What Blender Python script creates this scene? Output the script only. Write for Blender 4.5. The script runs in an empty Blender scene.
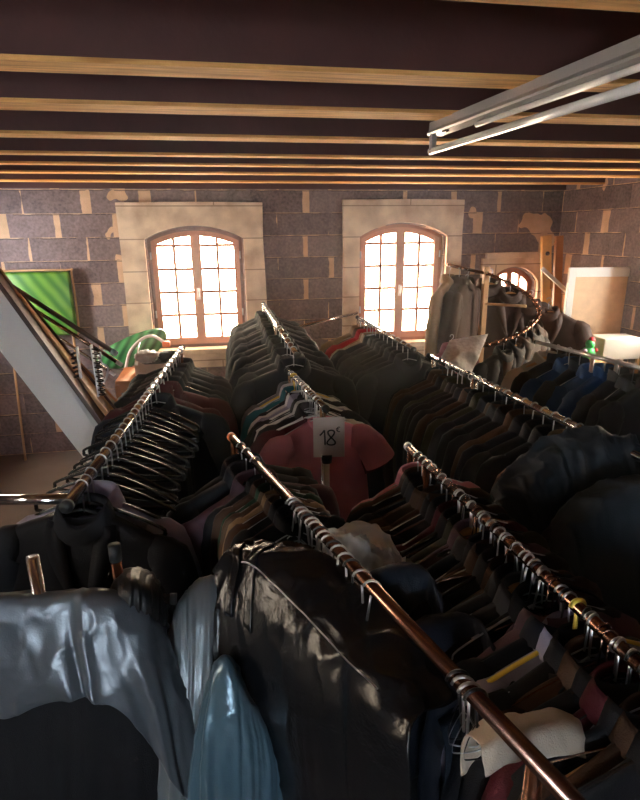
import bpy, bmesh, math, random
from math import sin, cos, pi, radians, tan, atan2, sqrt
from mathutils import Vector, Matrix, noise
C = bpy.context.scene.collection
R = random.Random(7)
EYE = Vector((0, 0, 2.08))

# ------------------------------------------------------------------ materials
def mat(name, col, rough=.8, metal=0, sheen=0, spec=.5, bump=0, bscale=200, coat=0, trans=0, var=0, vscale=3):
    m = bpy.data.materials.new(name); m.use_nodes = True
    nt = m.node_tree; b = nt.nodes['Principled BSDF']
    b.inputs['Base Color'].default_value = (*col, 1)
    b.inputs['Roughness'].default_value = rough; b.inputs['Metallic'].default_value = metal
    b.inputs['Sheen Weight'].default_value = sheen; b.inputs['Sheen Roughness'].default_value = .14; b.inputs['Sheen Tint'].default_value = (*[min(1, c*4+.05) for c in col], 1)
    b.inputs['Specular IOR Level'].default_value = spec; b.inputs['Coat Weight'].default_value = coat
    b.inputs['Transmission Weight'].default_value = trans
    tc = nt.nodes.new('ShaderNodeTexCoord')
    if bump:
        n = nt.nodes.new('ShaderNodeTexNoise'); n.inputs['Scale'].default_value = bscale; n.inputs['Detail'].default_value = 4
        nt.links.new(tc.outputs['Object'], n.inputs['Vector'])
        bp = nt.nodes.new('ShaderNodeBump'); bp.inputs['Strength'].default_value = bump; bp.inputs['Distance'].default_value = .004
        nt.links.new(n.outputs['Fac'], bp.inputs['Height']); nt.links.new(bp.outputs['Normal'], b.inputs['Normal'])
    if var:
        n2 = nt.nodes.new('ShaderNodeTexNoise'); n2.inputs['Scale'].default_value = vscale; n2.inputs['Detail'].default_value = 5
        nt.links.new(tc.outputs['Object'], n2.inputs['Vector'])
        mx = nt.nodes.new('ShaderNodeMix'); mx.data_type = 'RGBA'
        mx.inputs['A'].default_value = (*[c*(1-var) for c in col], 1); mx.inputs['B'].default_value = (*[min(1, c*(1+var)) for c in col], 1)
        nt.links.new(n2.outputs['Fac'], mx.inputs['Factor']); nt.links.new(mx.outputs['Result'], b.inputs['Base Color'])
    return m

CL = {}
def cloth_mat(k, col, sheen=.3, rough=.62):
    CL[k] = mat('cloth_' + k.replace(' ', '_'), col, rough, sheen=sheen, spec=.22, bump=.4, bscale=350, var=.25, vscale=9)
for k, c in {'black': (.005, .005, .007), 'charcoal': (.013, .014, .017), 'navy': (.005, .007, .014), 'dark grey': (.025, .025, .029),
             'dark brown': (.05, .024, .013), 'brown': (.085, .048, .028), 'tan': (.27, .17, .09), 'olive': (.035, .034, .018),
             'maroon': (.07, .008, .014), 'red': (.38, .012, .02), 'blue denim': (.025, .075, .21), 'dark denim': (.009, .014, .024),
             'pink': (.58, .20, .24), 'dusky pink': (.30, .10, .12), 'cream': (.5, .42, .34), 'grey': (.14, .14, .15), 'lavender': (.28, .26, .36),
             'white': (.65, .65, .66), 'teal': (.03, .17, .22), 'dark green': (.012, .04, .022), 'mauve': (.10, .055, .07), 'faded denim': (.02, .027, .034)}.items():
    cloth_mat(k, c)
CL['black leather'] = mat('black_leather', (.005, .0055, .007), .27, spec=.5, bump=.25, bscale=160)
CL['grey satin'] = mat('grey_satin', (.10, .115, .135), .33, metal=.35, spec=.6, bump=.12, bscale=260)
CL['silver satin'] = mat('silver_satin', (.17, .195, .215), .36, metal=.35, spec=.6, bump=.12, bscale=260)
CL['blue satin'] = mat('blue_satin', (.075, .14, .19), .3, metal=.3, spec=.6, bump=.1, bscale=260)
CL['black nylon'] = mat('black_nylon', (.006, .006, .007), .45, spec=.5, bump=.5, bscale=70)
M = {
 'chrome': mat('chrome', (.78, .78, .8), .18, 1, bump=.05, bscale=90),
 'steel': mat('steel_wire', (.55, .55, .58), .28, 1),
 'bronze': mat('bronze_tube', (.29, .16, .115), .25, 1, bump=.1, bscale=60),
 'blackplastic': mat('black_plastic', (.008, .008, .009), .25, spec=.6),
 'yellowplastic': mat('yellow_plastic', (.75, .55, .08), .35),
 'woodh': mat('hanger_wood', (.52, .26, .09), .4, coat=.3, var=.2, vscale=20),
 'darkwire': mat('dark_wire', (.05, .05, .055), .3, 1),
 'whiteplastic': mat('white_plastic', (.75, .75, .76), .4),
 'palewood': mat('pale_wood', (.62, .36, .17), .55, var=.25, vscale=12, bump=.2, bscale=60),
 'orangewood': mat('orange_wood', (.42, .15, .045), .45, var=.3, vscale=9),
 'plank': mat('plank_wood', (.75, .40, .12), .6, var=.3, vscale=10, bump=.3, bscale=50),
 'rubber': mat('black_rubber', (.012, .012, .012), .6),
 'whitepaint': mat('white_paint', (.62, .54, .42), .45, var=.06),
 'board': mat('white_board', (.88, .82, .76), .55, var=.08),
 'enamel': mat('grey_enamel', (.50, .47, .46), .25, .3, bump=.05, bscale=30),
 'tubeglass': mat('tube_glass', (.82, .82, .84), .15, spec=.7),
 'card': mat('card_paper', (.6, .55, .52), .8, var=.06),
 'ink': mat('marker_ink', (.012, .012, .014), .6),
 'concrete': mat('floor_concrete', (.16, .13, .115), .85, var=.3, vscale=3, bump=.4, bscale=30),
 'frameL': mat('window_wood_dark', (.16, .07, .055), .5, var=.2, vscale=8),
 'frameR': mat('window_wood_red', (.36, .13, .075), .5, var=.2, vscale=8),
 'sash': mat('window_wood_salmon', (.50, .22, .14), .5, var=.15, vscale=8),
 'brownpaint': mat('brown_paint', (.07, .035, .025), .5),
 'toygreen': mat('toy_green', (.05, .6, .12), .4), 'toyred': mat('toy_red', (.6, .02, .03), .4),
 'orangep': mat('orange_plastic', (.75, .18, .05), .4),
}
def nodes(m): return m.node_tree, m.node_tree.nodes, m.node_tree.links

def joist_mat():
    m = mat('joist_lit_timber', (.3, .15, .06), .75, bump=.6, bscale=45)
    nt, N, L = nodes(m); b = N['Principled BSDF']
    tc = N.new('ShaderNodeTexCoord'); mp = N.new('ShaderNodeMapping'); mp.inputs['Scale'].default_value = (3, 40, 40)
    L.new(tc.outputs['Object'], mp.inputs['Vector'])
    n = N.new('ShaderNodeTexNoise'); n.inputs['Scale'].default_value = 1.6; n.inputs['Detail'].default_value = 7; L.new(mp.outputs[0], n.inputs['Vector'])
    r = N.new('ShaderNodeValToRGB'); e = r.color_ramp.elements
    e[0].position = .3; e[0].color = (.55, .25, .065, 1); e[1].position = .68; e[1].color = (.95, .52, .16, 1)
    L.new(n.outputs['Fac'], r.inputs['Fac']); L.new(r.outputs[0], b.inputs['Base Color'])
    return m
M['joist'] = joist_mat()  # golden underside tone: window light put into the timber colour
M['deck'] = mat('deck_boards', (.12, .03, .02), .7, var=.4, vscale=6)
M['joistside'] = mat('joist_stain_shaded', (.075, .022, .017), .7, var=.3, vscale=8, bump=.3, bscale=40)  # reddish stain, with the shade of the backlit sides painted in

def block_mat():
    m = mat('concrete_block', (.2, .15, .15), .95)
    nt, N, L = nodes(m); b = N['Principled BSDF']
    tc = N.new('ShaderNodeTexCoord'); sp = N.new('ShaderNodeSeparateXYZ'); L.new(tc.outputs['Object'], sp.inputs[0])
    def mth(op, a, b_=None, c_=None):
        n = N.new('ShaderNodeMath'); n.operation = op
        for i, v in enumerate((a, b_, c_)):
            if v is None: continue
            if isinstance(v, (int, float)): n.inputs[i].default_value = v
            else: L.new(v, n.inputs[i])
        return n.outputs[0]
    nz = N.new('ShaderNodeTexNoise'); nz.inputs['Scale'].default_value = 7; nz.inputs['Detail'].default_value = 6; L.new(tc.outputs['Object'], nz.inputs['Vector'])
    wob = mth('MULTIPLY', mth('SUBTRACT', nz.outputs['Fac'], .5), .05)
    h = mth('ADD', sp.outputs['X'], sp.outputs['Y'])
    v = mth('DIVIDE', mth('ADD', sp.outputs['Z'], mth('MULTIPLY', wob, .4)), .205)
    row = mth('FLOOR', v); fv = mth('FRACT', v)
    off = mth('MULTIPLY', mth('MODULO', mth('ADD', row, 20), 2), .5)
    u = mth('ADD', mth('DIVIDE', mth('ADD', h, wob), .5), mth('ADD', off, .13))
    col = mth('FLOOR', u); fu = mth('FRACT', u)
    cmb = N.new('ShaderNodeCombineXYZ'); L.new(row, cmb.inputs[0]); L.new(col, cmb.inputs[1])
    wn = N.new('ShaderNodeTexWhiteNoise'); wn.noise_dimensions = '3D'; L.new(cmb.outputs[0], wn.inputs['Vector'])
    jw = mth('MAXIMUM', mth('MULTIPLY', mth('SUBTRACT', wn.outputs['Value'], .4), .40), .006)
    # random wide smears of mortar on the head joints, thin bed joints
    bigger = mth('ADD', jw, mth('MULTIPLY', wob, 2.6))
    mv = mth('LESS_THAN', fu, bigger)
    mh = mth('LESS_THAN', fv, mth('ADD', .018, mth('MULTIPLY', wob, 2.2)))
    mask = mth('MAXIMUM', mv, mh)
    patch = N.new('ShaderNodeTexNoise'); patch.inputs['Scale'].default_value = 1.7; patch.inputs['Detail'].default_value = 3; L.new(tc.outputs['Object'], patch.inputs['Vector'])
    mask2 = mth('MAXIMUM', mask, mth('GREATER_THAN', patch.outputs['Fac'], .66))
    fine = N.new('ShaderNodeTexNoise'); fine.inputs['Scale'].default_value = 42; fine.inputs['Detail'].default_value = 3; L.new(tc.outputs['Object'], fine.inputs['Vector'])
    bc = N.new('ShaderNodeMix'); bc.data_type = 'RGBA'; bc.inputs['A'].default_value = (.065, .046, .047, 1); bc.inputs['B'].default_value = (.32, .225, .21, 1)
    L.new(mth('ADD', mth('MULTIPLY', wn.outputs['Value'], .35), mth('MULTIPLY', mth('SUBTRACT', mth('ADD', fine.outputs['Fac'], mth('MULTIPLY', nz.outputs['Fac'], .6)), .45), 1.0)), bc.inputs['Factor'])
    mc = N.new('ShaderNodeMix'); mc.data_type = 'RGBA'; mc.inputs['A'].default_value = (.42, .23, .12, 1); mc.inputs['B'].default_value = (.86, .58, .36, 1)
    L.new(nz.outputs['Fac'], mc.inputs['Factor'])
    fin = N.new('ShaderNodeMix'); fin.data_type = 'RGBA'; L.new(mask2, fin.inputs['Factor']); L.new(bc.outputs['Result'], fin.inputs['A']); L.new(mc.outputs['Result'], fin.inputs['B'])
    # dark open joint line under each course
    dk = mth('MULTIPLY', mth('GREATER_THAN', fv, .955), mth('GREATER_THAN', nz.outputs['Fac'], .45))
    f2 = N.new('ShaderNodeMix'); f2.data_type = 'RGBA'; L.new(mth('MULTIPLY', dk, .6), f2.inputs['Factor']); L.new(fin.outputs['Result'], f2.inputs['A']); f2.inputs['B'].default_value = (.05, .035, .03, 1)
    L.new(f2.outputs['Result'], b.inputs['Base Color'])
    bp = N.new('ShaderNodeBump'); bp.inputs['Distance'].default_value = .012; bp.inputs['Strength'].default_value = .8
    L.new(mth('ADD', mth('MULTIPLY', fine.outputs['Fac'], .5), mth('MULTIPLY', mth('SUBTRACT', 1, mth('MAXIMUM', mh, dk)), .6)), bp.inputs['Height'])
    L.new(bp.outputs[0], b.inputs['Normal'])
    return m
M['block'] = block_mat()

def stone_mat():
    m = mat('limestone', (.6, .45, .32), .9)
    nt, N, L = nodes(m); b = N['Principled BSDF']
    tc = N.new('ShaderNodeTexCoord')
    n = N.new('ShaderNodeTexNoise'); n.inputs['Scale'].default_value = 5; n.inputs['Detail'].default_value = 8; L.new(tc.outputs['Object'], n.inputs['Vector'])
    r = N.new('ShaderNodeValToRGB'); e = r.color_ramp.elements
    e[0].position = .3; e[0].color = (.52, .35, .23, 1); e[1].position = .62; e[1].color = (.84, .66, .47, 1)
    L.new(n.outputs['Fac'], r.inputs['Fac'])
    mp = N.new('ShaderNodeMapping'); mp.inputs['Rotation'].default_value = (radians(90), 0, 0); L.new(tc.outputs['Object'], mp.inputs['Vector'])
    br = N.new('ShaderNodeTexBrick'); br.inputs['Scale'].default_value = 1; br.inputs['Brick Width'].default_value = 1.9; br.inputs['Row Height'].default_value = .29
    br.inputs['Mortar Size'].default_value = .006; br.inputs['Color1'].default_value = (1, 1, 1, 1); br.inputs['Color2'].default_value = (.9, .9, .9, 1); br.inputs['Mortar'].default_value = (.4, .33, .3, 1)
    L.new(mp.outputs[0], br.inputs['Vector'])
    mx = N.new('ShaderNodeMix'); mx.data_type = 'RGBA'; mx.blend_type = 'MULTIPLY'; mx.inputs['Factor'].default_value = .8
    L.new(r.outputs[0], mx.inputs['A']); L.new(br.outputs['Color'], mx.inputs['B']); L.new(mx.outputs['Result'], b.inputs['Base Color'])
    bp = N.new('ShaderNodeBump'); bp.inputs['Distance'].default_value = .01; bp.inputs['Strength'].default_value = .6; L.new(n.outputs['Fac'], bp.inputs['Height']); L.new(bp.outputs[0], b.inputs['Normal'])
    return m
M['stone'] = stone_mat()

def stripes_mat(name, c1, c2, scale, rot):
    m = mat(name, c1, .35)
    nt, N, L = nodes(m); b = N['Principled BSDF']
    tc = N.new('ShaderNodeTexCoord'); mp = N.new('ShaderNodeMapping'); mp.inputs['Rotation'].default_value = rot; L.new(tc.outputs['Object'], mp.inputs['Vector'])
    w = N.new('ShaderNodeTexWave'); w.inputs['Scale'].default_value = scale; w.inputs['Distortion'].default_value = 1.5; L.new(mp.outputs[0], w.inputs['Vector'])
    mx = N.new('ShaderNodeMix'); mx.data_type = 'RGBA'; mx.inputs['A'].default_value = (*c1, 1); mx.inputs['B'].default_value = (*c2, 1)
    L.new(w.outputs['Fac'], mx.inputs['Factor']); L.new(mx.outputs['Result'], b.inputs['Base Color'])
    return m
M['green'] = stripes_mat('green_stripe', (.035, .14, .012), (.13, .27, .03), 3.2, (0, radians(35), 0))
M['leaf'] = stripes_mat('leaf_print', (.015, .10, .03), (.08, .36, .12), 4.5, (0, radians(-30), 0))
M['pebbleprint'] = mat('lace_print', (.80, .64, .62), .8, var=.6, vscale=38)

def glass_mat():
    m = bpy.data.materials.new('window_glass'); m.use_nodes = True
    nt, N, L = nodes(m); N.clear()
    o = N.new('ShaderNodeOutputMaterial'); t = N.new('ShaderNodeBsdfTransparent'); g = N.new('ShaderNodeBsdfGlossy'); g.inputs['Roughness'].default_value = .05
    mx = N.new('ShaderNodeMixShader'); mx.inputs[0].default_value = .06
    L.new(t.outputs[0], mx.inputs[1]); L.new(g.outputs[0], mx.inputs[2]); L.new(mx.outputs[0], o.inputs[0])
    return m
M['glass'] = glass_mat()
def poly_mat():
    m = bpy.data.materials.new('polythene'); m.use_nodes = True
    nt, N, L = nodes(m); b = N['Principled BSDF']; o = N['Material Output']
    b.inputs['Base Color'].default_value = (.82, .87, .92, 1); b.inputs['Roughness'].default_value = .22
    t = N.new('ShaderNodeBsdfTransparent'); tr = N.new('ShaderNodeBsdfTranslucent'); tr.inputs['Color'].default_value = (.7, .78, .86, 1)
    a = N.new('ShaderNodeMixShader'); a.inputs[0].default_value = .6; L.new(b.outputs[0], a.inputs[1]); L.new(tr.outputs[0], a.inputs[2])
    mx = N.new('ShaderNodeMixShader'); mx.inputs[0].default_value = .7; L.new(t.outputs[0], mx.inputs[1]); L.new(a.outputs[0], mx.inputs[2]); L.new(mx.outputs[0], o.inputs[0])
    return m
M['poly'] = poly_mat()

# ------------------------------------------------------------------ helpers
def obj(name, me, m, parent=None, smooth=True, objlink=False):
    o = bpy.data.objects.new(name, me); C.objects.link(o); o.parent = parent
    if not me.materials: me.materials.append(m)
    if smooth:
        for p in me.polygons: p.use_smooth = True
    if objlink:
        o.material_slots[0].link = 'OBJECT'; o.material_slots[0].material = m
    return o
def bm_me(bm, name='m'):
    bmesh.ops.recalc_face_normals(bm, faces=bm.faces)
    me = bpy.data.meshes.new(name); bm.to_mesh(me); bm.free(); return me
def empty(name, loc=(0, 0, 0), rz=0, label=None, cat=None, group=None):
    o = bpy.data.objects.new(name, None); C.objects.link(o); o.location = loc; o.rotation_euler = (0, 0, rz); o.empty_display_size = .05
    return tag(o, label, cat, group)
def tag(o, label=None, cat=None, group=None, kind=None):
    if label: o['label'] = label
    if cat: o['category'] = cat
    if group: o['group'] = group
    if kind: o['kind'] = kind
    return o
def box(bm, x0, x1, y0, y1, z0, z1, bev=0, mtx=None):
    vs = [bm.verts.new((x, y, z)) for x in (x0, x1) for y in (y0, y1) for z in (z0, z1)]
    f = [(0, 1, 3, 2), (4, 6, 7, 5), (0, 4, 5, 1), (2, 3, 7, 6), (0, 2, 6, 4), (1, 5, 7, 3)]
    fs = [bm.faces.new([vs[i] for i in q]) for q in f]
    if mtx:
        for v in vs: v.co = mtx @ v.co
    if bev:
        es = list({e for q in fs for e in q.edges})
        bmesh.ops.bevel(bm, geom=es, offset=bev, segments=2, affect='EDGES', profile=.6)
def bxo(name, dims, m, parent=None, bev=0, mtx=None, smooth=False):
    bm = bmesh.new(); box(bm, *dims, bev=bev, mtx=mtx); return obj(name, bm_me(bm), m, parent, smooth=smooth)
def tube(bm, pts, rad, n=10, flat=1.0, cap=True, up=None):
    """sweep an ellipse along pts; rad float or list; flat squashes along the local 'up' axis"""
    pts = [Vector(p) for p in pts]; k = len(pts)
    rad = [rad]*k if isinstance(rad, (int, float)) else rad
    rings = []; prev = None
    for i, p in enumerate(pts):
        t = (pts[min(i+1, k-1)] - pts[max(i-1, 0)]).normalized()
        if up is not None:
            s = t.cross(Vector(up)); s = s.normalized() if s.length > 1e-4 else Vector((1, 0, 0)); w = s.cross(t)
        else:
            if prev is None:
                a = Vector((0, 0, 1)) if abs(t.z) < .9 else Vector((0, 1, 0)); s = t.cross(a).normalized()
            else:
                s = (prev - t*prev.dot(t)).normalized()
            w = s.cross(t); prev = s
        rings.append([bm.verts.new(p + s*cos(2*pi*j/n)*rad[i] + w*sin(2*pi*j/n)*rad[i]*flat) for j in range(n)])
    for a, b in zip(rings, rings[1:]):
        for j in range(n): bm.faces.new((a[j], a[(j+1) % n], b[(j+1) % n], b[j]))
    if cap: bm.faces.new(rings[0][::-1]); bm.faces.new(rings[-1])
    return rings
def tubo(name, pts, r, m, parent=None, n=10, **k):
    bm = bmesh.new(); tube(bm, pts, r, n, **k); return obj(name, bm_me(bm), m, parent)
def spline(pts, n=6):
    P = [Vector(p) for p in pts]; out = []
    for i in range(len(P)-1):
        p0, p1, p2, p3 = P[max(i-1, 0)], P[i], P[i+1], P[min(i+2, len(P)-1)]
        for j in range(n):
            t = j/n
            out.append(.5*((2*p1) + (p2-p0)*t + (2*p0-5*p1+4*p2-p3)*t*t + (3*p1-p0-3*p2+p3)*t**3))
    return out + [P[-1]]
def plate(loops, depth, name='p', bev=0):
    """outline with holes in XZ (list of (x,z) loops) thick 'depth' about y=0"""
    cu = bpy.data.curves.new(name, 'CURVE'); cu.dimensions = '2D'; cu.fill_mode = 'BOTH'; cu.extrude = depth/2; cu.bevel_depth = bev
    for lp in loops:
        s = cu.splines.new('POLY'); s.points.add(len(lp)-1); s.use_cyclic_u = True
        for q, (x, z) in zip(s.points, lp): q.co = (x, z, 0, 1)
    o = bpy.data.objects.new(name, cu); C.objects.link(o)
    me = bpy.data.meshes.new_from_object(o.evaluated_get(bpy.context.evaluated_depsgraph_get()))
    bpy.data.objects.remove(o); bpy.data.curves.remove(cu)
    me.transform(Matrix.Rotation(radians(90), 4, 'X'))
    me.materials.clear()
    return me
def copy_tree(o, parent=None):
    c = o.copy(); C.objects.link(c); c.parent = parent
    for ch in list(o.children): copy_tree(ch, c)
    return c

def ridge(p): return (1-abs(noise.noise(p)*2))
def ridge3(p): 
    v = ridge(p); return max(v, 0)**3
def smooth(a, b, x):
    t = max(0, min(1, (x-a)/(b-a))); return t*t*(3-2*t)
# ------------------------------------------------------------------ draped foreground garments (cloth simulated once, here)
def at(px, py, Y):
    """world point seen at a photograph pixel, at distance Y into the room"""
    P_, Y_, Ro = radians(16.7), radians(10), radians(.55)
    fwd = Vector((sin(Y_)*cos(P_), cos(Y_)*cos(P_), -sin(P_))); rt = Vector((cos(Y_), -sin(Y_), 0)); up = rt.cross(fwd)
    x, y = (px-320)/560, (400-py)/560
    x, y = x*cos(Ro)+y*sin(Ro), -x*sin(Ro)+y*cos(Ro)
    r = fwd + rt*x + up*y
    return EYE + r*(Y/r.y)
def grid_surface(ctrl, nu, nv):
    cols = [spline(r, 12) for r in ctrl]; m = len(cols[0])-1
    out = []
    for j in range(nu+1):
        t = j/nu*m; a = min(int(t), m-1); f = t-a
        line = spline([c[a].lerp(c[a+1], f) for c in cols], 12); k = len(line)-1; row = []
        for i in range(nv+1):
            q = i/nv*k; b = min(int(q), k-1); row.append(line[b].lerp(line[b+1], q-b))
        out.append(row)
    return out            # [u][v]
def folded_sheet(ctrl, nu, nv, nf, amp, ridge_v, crumple=.5, seed=0, skew=0.0, taper=1.0, calm=2.0):
    """smooth control surface + soft folds that run down the cloth and deepen away from the ridge, + sharper creases"""
    G = grid_surface(ctrl, nu, nv); out = []
    L = [0.0]
    for u in range(1, nu+1): L.append(L[-1] + (G[u][int(ridge_v*nv)]-G[u-1][int(ridge_v*nv)]).length)
    for u in range(nu+1):
        row = []
        for v in range(nv+1):
            a = G[min(u+1, nu)][v]-G[max(u-1, 0)][v]; b = G[u][min(v+1, nv)]-G[u][max(v-1, 0)]
            nrm = a.cross(b)
            nrm = nrm.normalized() if nrm.length > 1e-9 else Vector((0, -1, 0))
            if nrm.dot(Vector((0, -1, .6))) < 0: nrm.negate()
            q = v/nv; dist = abs(q-ridge_v)
            s_ = L[u]*nf; P3 = G[u][v]
            warp = noise.noise(Vector((s_*.35+seed, q*2.2, seed)))*1.6 + skew*q*6
            w1 = sin(s_*1.0+warp*2.4)
            w2 = noise.noise(Vector((s_*.55+warp, q*1.8+seed, 3.3+seed)))
            k = .22 + .78*smooth(0, .28*taper, dist)
            c1 = ridge3(Vector((P3.x*9+seed+P3.z*4, P3.y*9, P3.z*9-P3.x*3)))-.28
            c2 = ridge3(Vector((P3.x*21+seed*2, P3.y*20+P3.z*8, P3.z*17)))-.28
            d = amp*((.45*w1*(.5+.9*abs(w2)) + 1.1*w2)*k + crumple*(c1*1.0 + c2*.35))
            d *= 1-.75*smooth(calm-.08, calm+.08, q)
            row.append(P3 + nrm*d)
        out.append(row)
    return out
def shell(bm, thick):
    """give an open cloth mesh a real thickness: inner copy offset along vertex normals, edges closed"""
    bm.normal_update(); fs = list(bm.faces); vs = list(bm.verts)
    mp = {v: bm.verts.new(v.co - v.normal*thick) for v in vs}
    be = [e for e in bm.edges if len(e.link_faces) == 1]
    for f in fs: bm.faces.new([mp[v] for v in reversed(f.verts)])
    for e in be:
        l = e.link_loops[0]; a, b = l.vert, l.link_loop_next.vert
        bm.faces.new((b, a, mp[a], mp[b]))
def sheet_mesh(G, thick=.004, u0=0, u1=None, v0=0, v1=None, off=0.0):
    u1 = len(G)-1 if u1 is None else u1; v1 = len(G[0])-1 if v1 is None else v1
    bm = bmesh.new(); rows = [[bm.verts.new(G[u][v]) for v in range(v0, v1+1)] for u in range(u0, u1+1)]
    for a, b in zip(rows, rows[1:]):
        for k in range(v1-v0): bm.faces.new((a[k], a[k+1], b[k+1], b[k]))
    bm.normal_update()
    c = sum((f.normal for f in bm.faces), Vector())
    if c.dot(Vector((0, -1, 1))) < 0: bmesh.ops.reverse_faces(bm, faces=bm.faces); bm.normal_update()
    if off:
        for v in bm.verts: v.co += v.normal*off
    shell(bm, thick)
    return bm_me(bm)
SH = {}
def rows_from(spec, back=((0, .07, -.05), (0, .12, -.22), (0, .13, -.45))):
    rows = [[at(*p) for p in r] for r in spec]
    return [[q+Vector(b) for q in rows[0]] for b in back[::-1]] + rows
L1s = [[(-70, 604, 1.12), (0, 599, 1.12), (53, 597, 1.12), (100, 594, 1.12), (140, 604, 1.13), (168, 634, 1.14)],
       [(-70, 650, 1.09), (0, 650, 1.09), (50, 645, 1.08), (105, 645, 1.07), (152, 652, 1.08), (182, 672, 1.12)],
       [(-70, 715, 1.07), (0, 700, 1.07), (60, 688, 1.05), (115, 690, 1.04), (165, 704, 1.04), (200, 722, 1.09)],
       [(-70, 740, 1.07), (0, 722, 1.07), (65, 700, 1.05), (122, 712, 1.03), (178, 790, 1.0), (214, 810, 1.05)]]
L2s = [[(166, 645, 1.17), (178, 608, 1.2), (204, 584, 1.22), (220, 592, 1.21), (229, 622, 1.19)],
       [(164, 690, 1.13), (180, 675, 1.12), (201, 668, 1.11), (221, 668, 1.12), (234, 672, 1.15)],
       [(160, 765, 1.08), (178, 760, 1.06), (200, 760, 1.05), (220, 760, 1.06), (232, 760, 1.09)],
       [(155, 880, 1.05), (176, 880, 1.03), (200, 880, 1.02), (220, 880, 1.03), (235, 880, 1.05)]]
L3s = [[(203, 700, 1.0), (216, 670, 1.0), (232, 668, .99), (250, 700, .98), (275, 735, .97), (305, 752, .97)],
       [(190, 770, .96), (208, 755, .94), (234, 750, .93), (262, 762, .93), (290, 778, .94), (312, 792, .96)],
       [(185, 880, .93), (205, 870, .91), (234, 860, .9), (262, 860, .9), (292, 865, .91), (316, 870, .94)]]
Cs = [[(213, 572, 1.18), (230, 547, 1.2), (262, 545, 1.18), (297, 551, 1.12), (336, 578, 1.03), (374, 612, .95), (412, 655, .86), (447, 705, .77)],
      [(216, 592, 1.14), (229, 568, 1.15), (250, 564, 1.12), (275, 585, 1.05), (305, 615, .97), (338, 650, .89), (373, 683, .80), (412, 725, .72)],
      [(213, 630, 1.09), (222, 640, 1.08), (245, 660, 1.03), (270, 690, .97), (300, 720, .89), (335, 750, .82), (370, 775, .75), (410, 800, .68)],
      [(213, 720, 1.05), (228, 740, 1.03), (250, 770, .98), (280, 800, .93), (310, 830, .86), (345, 860, .80), (380, 890, .74), (420, 910, .67)]]
SH['L1'] = folded_sheet(rows_from(L1s), 110, 100, 48, .012, 3/6, .35, seed=1.3)
SH['L2'] = folded_sheet(rows_from(L2s), 80, 110, 95, .011, 3/6, .35, seed=2.1)
SH['L3'] = folded_sheet(rows_from(L3s), 80, 100, 80, .009, 3/5, .5, seed=3.7)
SH['C'] = folded_sheet(rows_from(Cs, ((.05, .03, -.03), (.08, .05, -.16), (.09, .06, -.4))), 150, 110, 26, .012, 3/6, .85, seed=4.4, calm=.70)
Ns = [[(108, 592, 1.19), (116, 577, 1.2), (130, 571, 1.2), (146, 575, 1.2), (158, 588, 1.19), (167, 612, 1.18)],
      [(106, 604, 1.15), (116, 598, 1.13), (132, 594, 1.12), (148, 598, 1.13), (160, 612, 1.15), (168, 640, 1.17)],
      [(104, 650, 1.14), (116, 650, 1.12), (132, 650, 1.12), (148, 655, 1.12), (162, 665, 1.14), (172, 690, 1.16)]]
SH['N'] = folded_sheet(rows_from(Ns), 60, 60, 260, .006, 3/5, .4, seed=6.0, skew=.8)
Bs = [[(-70, 690, 1.12), (0, 680, 1.12), (60, 670, 1.11), (120, 672, 1.10), (180, 690, 1.12), (240, 700, 1.13)],
      [(-70, 790, 1.09), (0, 790, 1.08), (60, 785, 1.07), (120, 785, 1.07), (180, 790, 1.08), (240, 800, 1.1)],
      [(-70, 900, 1.08), (0, 900, 1.07), (60, 900, 1.06), (120, 900, 1.06), (180, 900, 1.07), (240, 900, 1.09)]]
SH['B'] = folded_sheet(rows_from(Bs), 80, 60, 60, .008, 3/5, .6, seed=8.0)
Rs = [[(478, 742, .60), (500, 722, .62), (530, 718, .63), (560, 714, .64), (580, 720, .645)],
      [(482, 752, .58), (504, 738, .59), (534, 734, .60), (562, 730, .61), (584, 735, .62)],
      [(484, 775, .575), (506, 765, .58), (536, 760, .59), (564, 755, .60), (588, 758, .61)]]
SH['R'] = folded_sheet(rows_from(Rs, ((0, .03, -.02), (0, .05, -.06), (0, .05, -.12))), 50, 40, 60, .004, 3/5, .6, seed=9.0)
def atz(px, py, z):
    a = at(px, py, 1.0); return EYE + (a-EYE)*((z-EYE.z)/(a.z-EYE.z))
for _i, (_k, _pts) in enumerate({'D1': [(352, 590), (372, 574), (400, 566), (424, 570), (437, 588), (441, 612)], 'D2': [(390, 645), (418, 626), (446, 618), (472, 619), (489, 636), (497, 668)],
                'D3': [(430, 688), (460, 672), (488, 667), (512, 674), (526, 698)], 'D4': [(440, 728), (470, 712), (505, 704), (540, 708), (562, 735)]}.items()):
    _r = [atz(x, y, 1.33-.03*_i - (.05 if i_ in (0, len(_pts)-1) else 0)) for i_, (x, y) in enumerate(_pts)]
    _rows = [[q+Vector(b) for q in _r] for b in ((.02, .09, -.35), (.02, .08, -.12), (.01, .04, -.025), (0, 0, 0), (0, -.03, -.03), (-.005, -.045, -.12), (-.01, -.05, -.35))]
    SH[_k] = folded_sheet(_rows, 60, 70, 60, .006, 3/6, .6, seed=12.0+_i)
_r = [atz(x, y, 1.32) for x, y in [(322, 545), (342, 528), (362, 524), (384, 532), (400, 556)]]
SH['W'] = folded_sheet([[q+Vector(b) for q in _r] for b in ((.02, .10, -.35), (.02, .09, -.12), (.01, .04, -.03), (0, 0, 0), (0, -.05, -.02), (-.005, -.09, -.06), (-.01, -.11, -.3))], 60, 70, 70, .008, 3/6, 1.0, seed=11.0)
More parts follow.
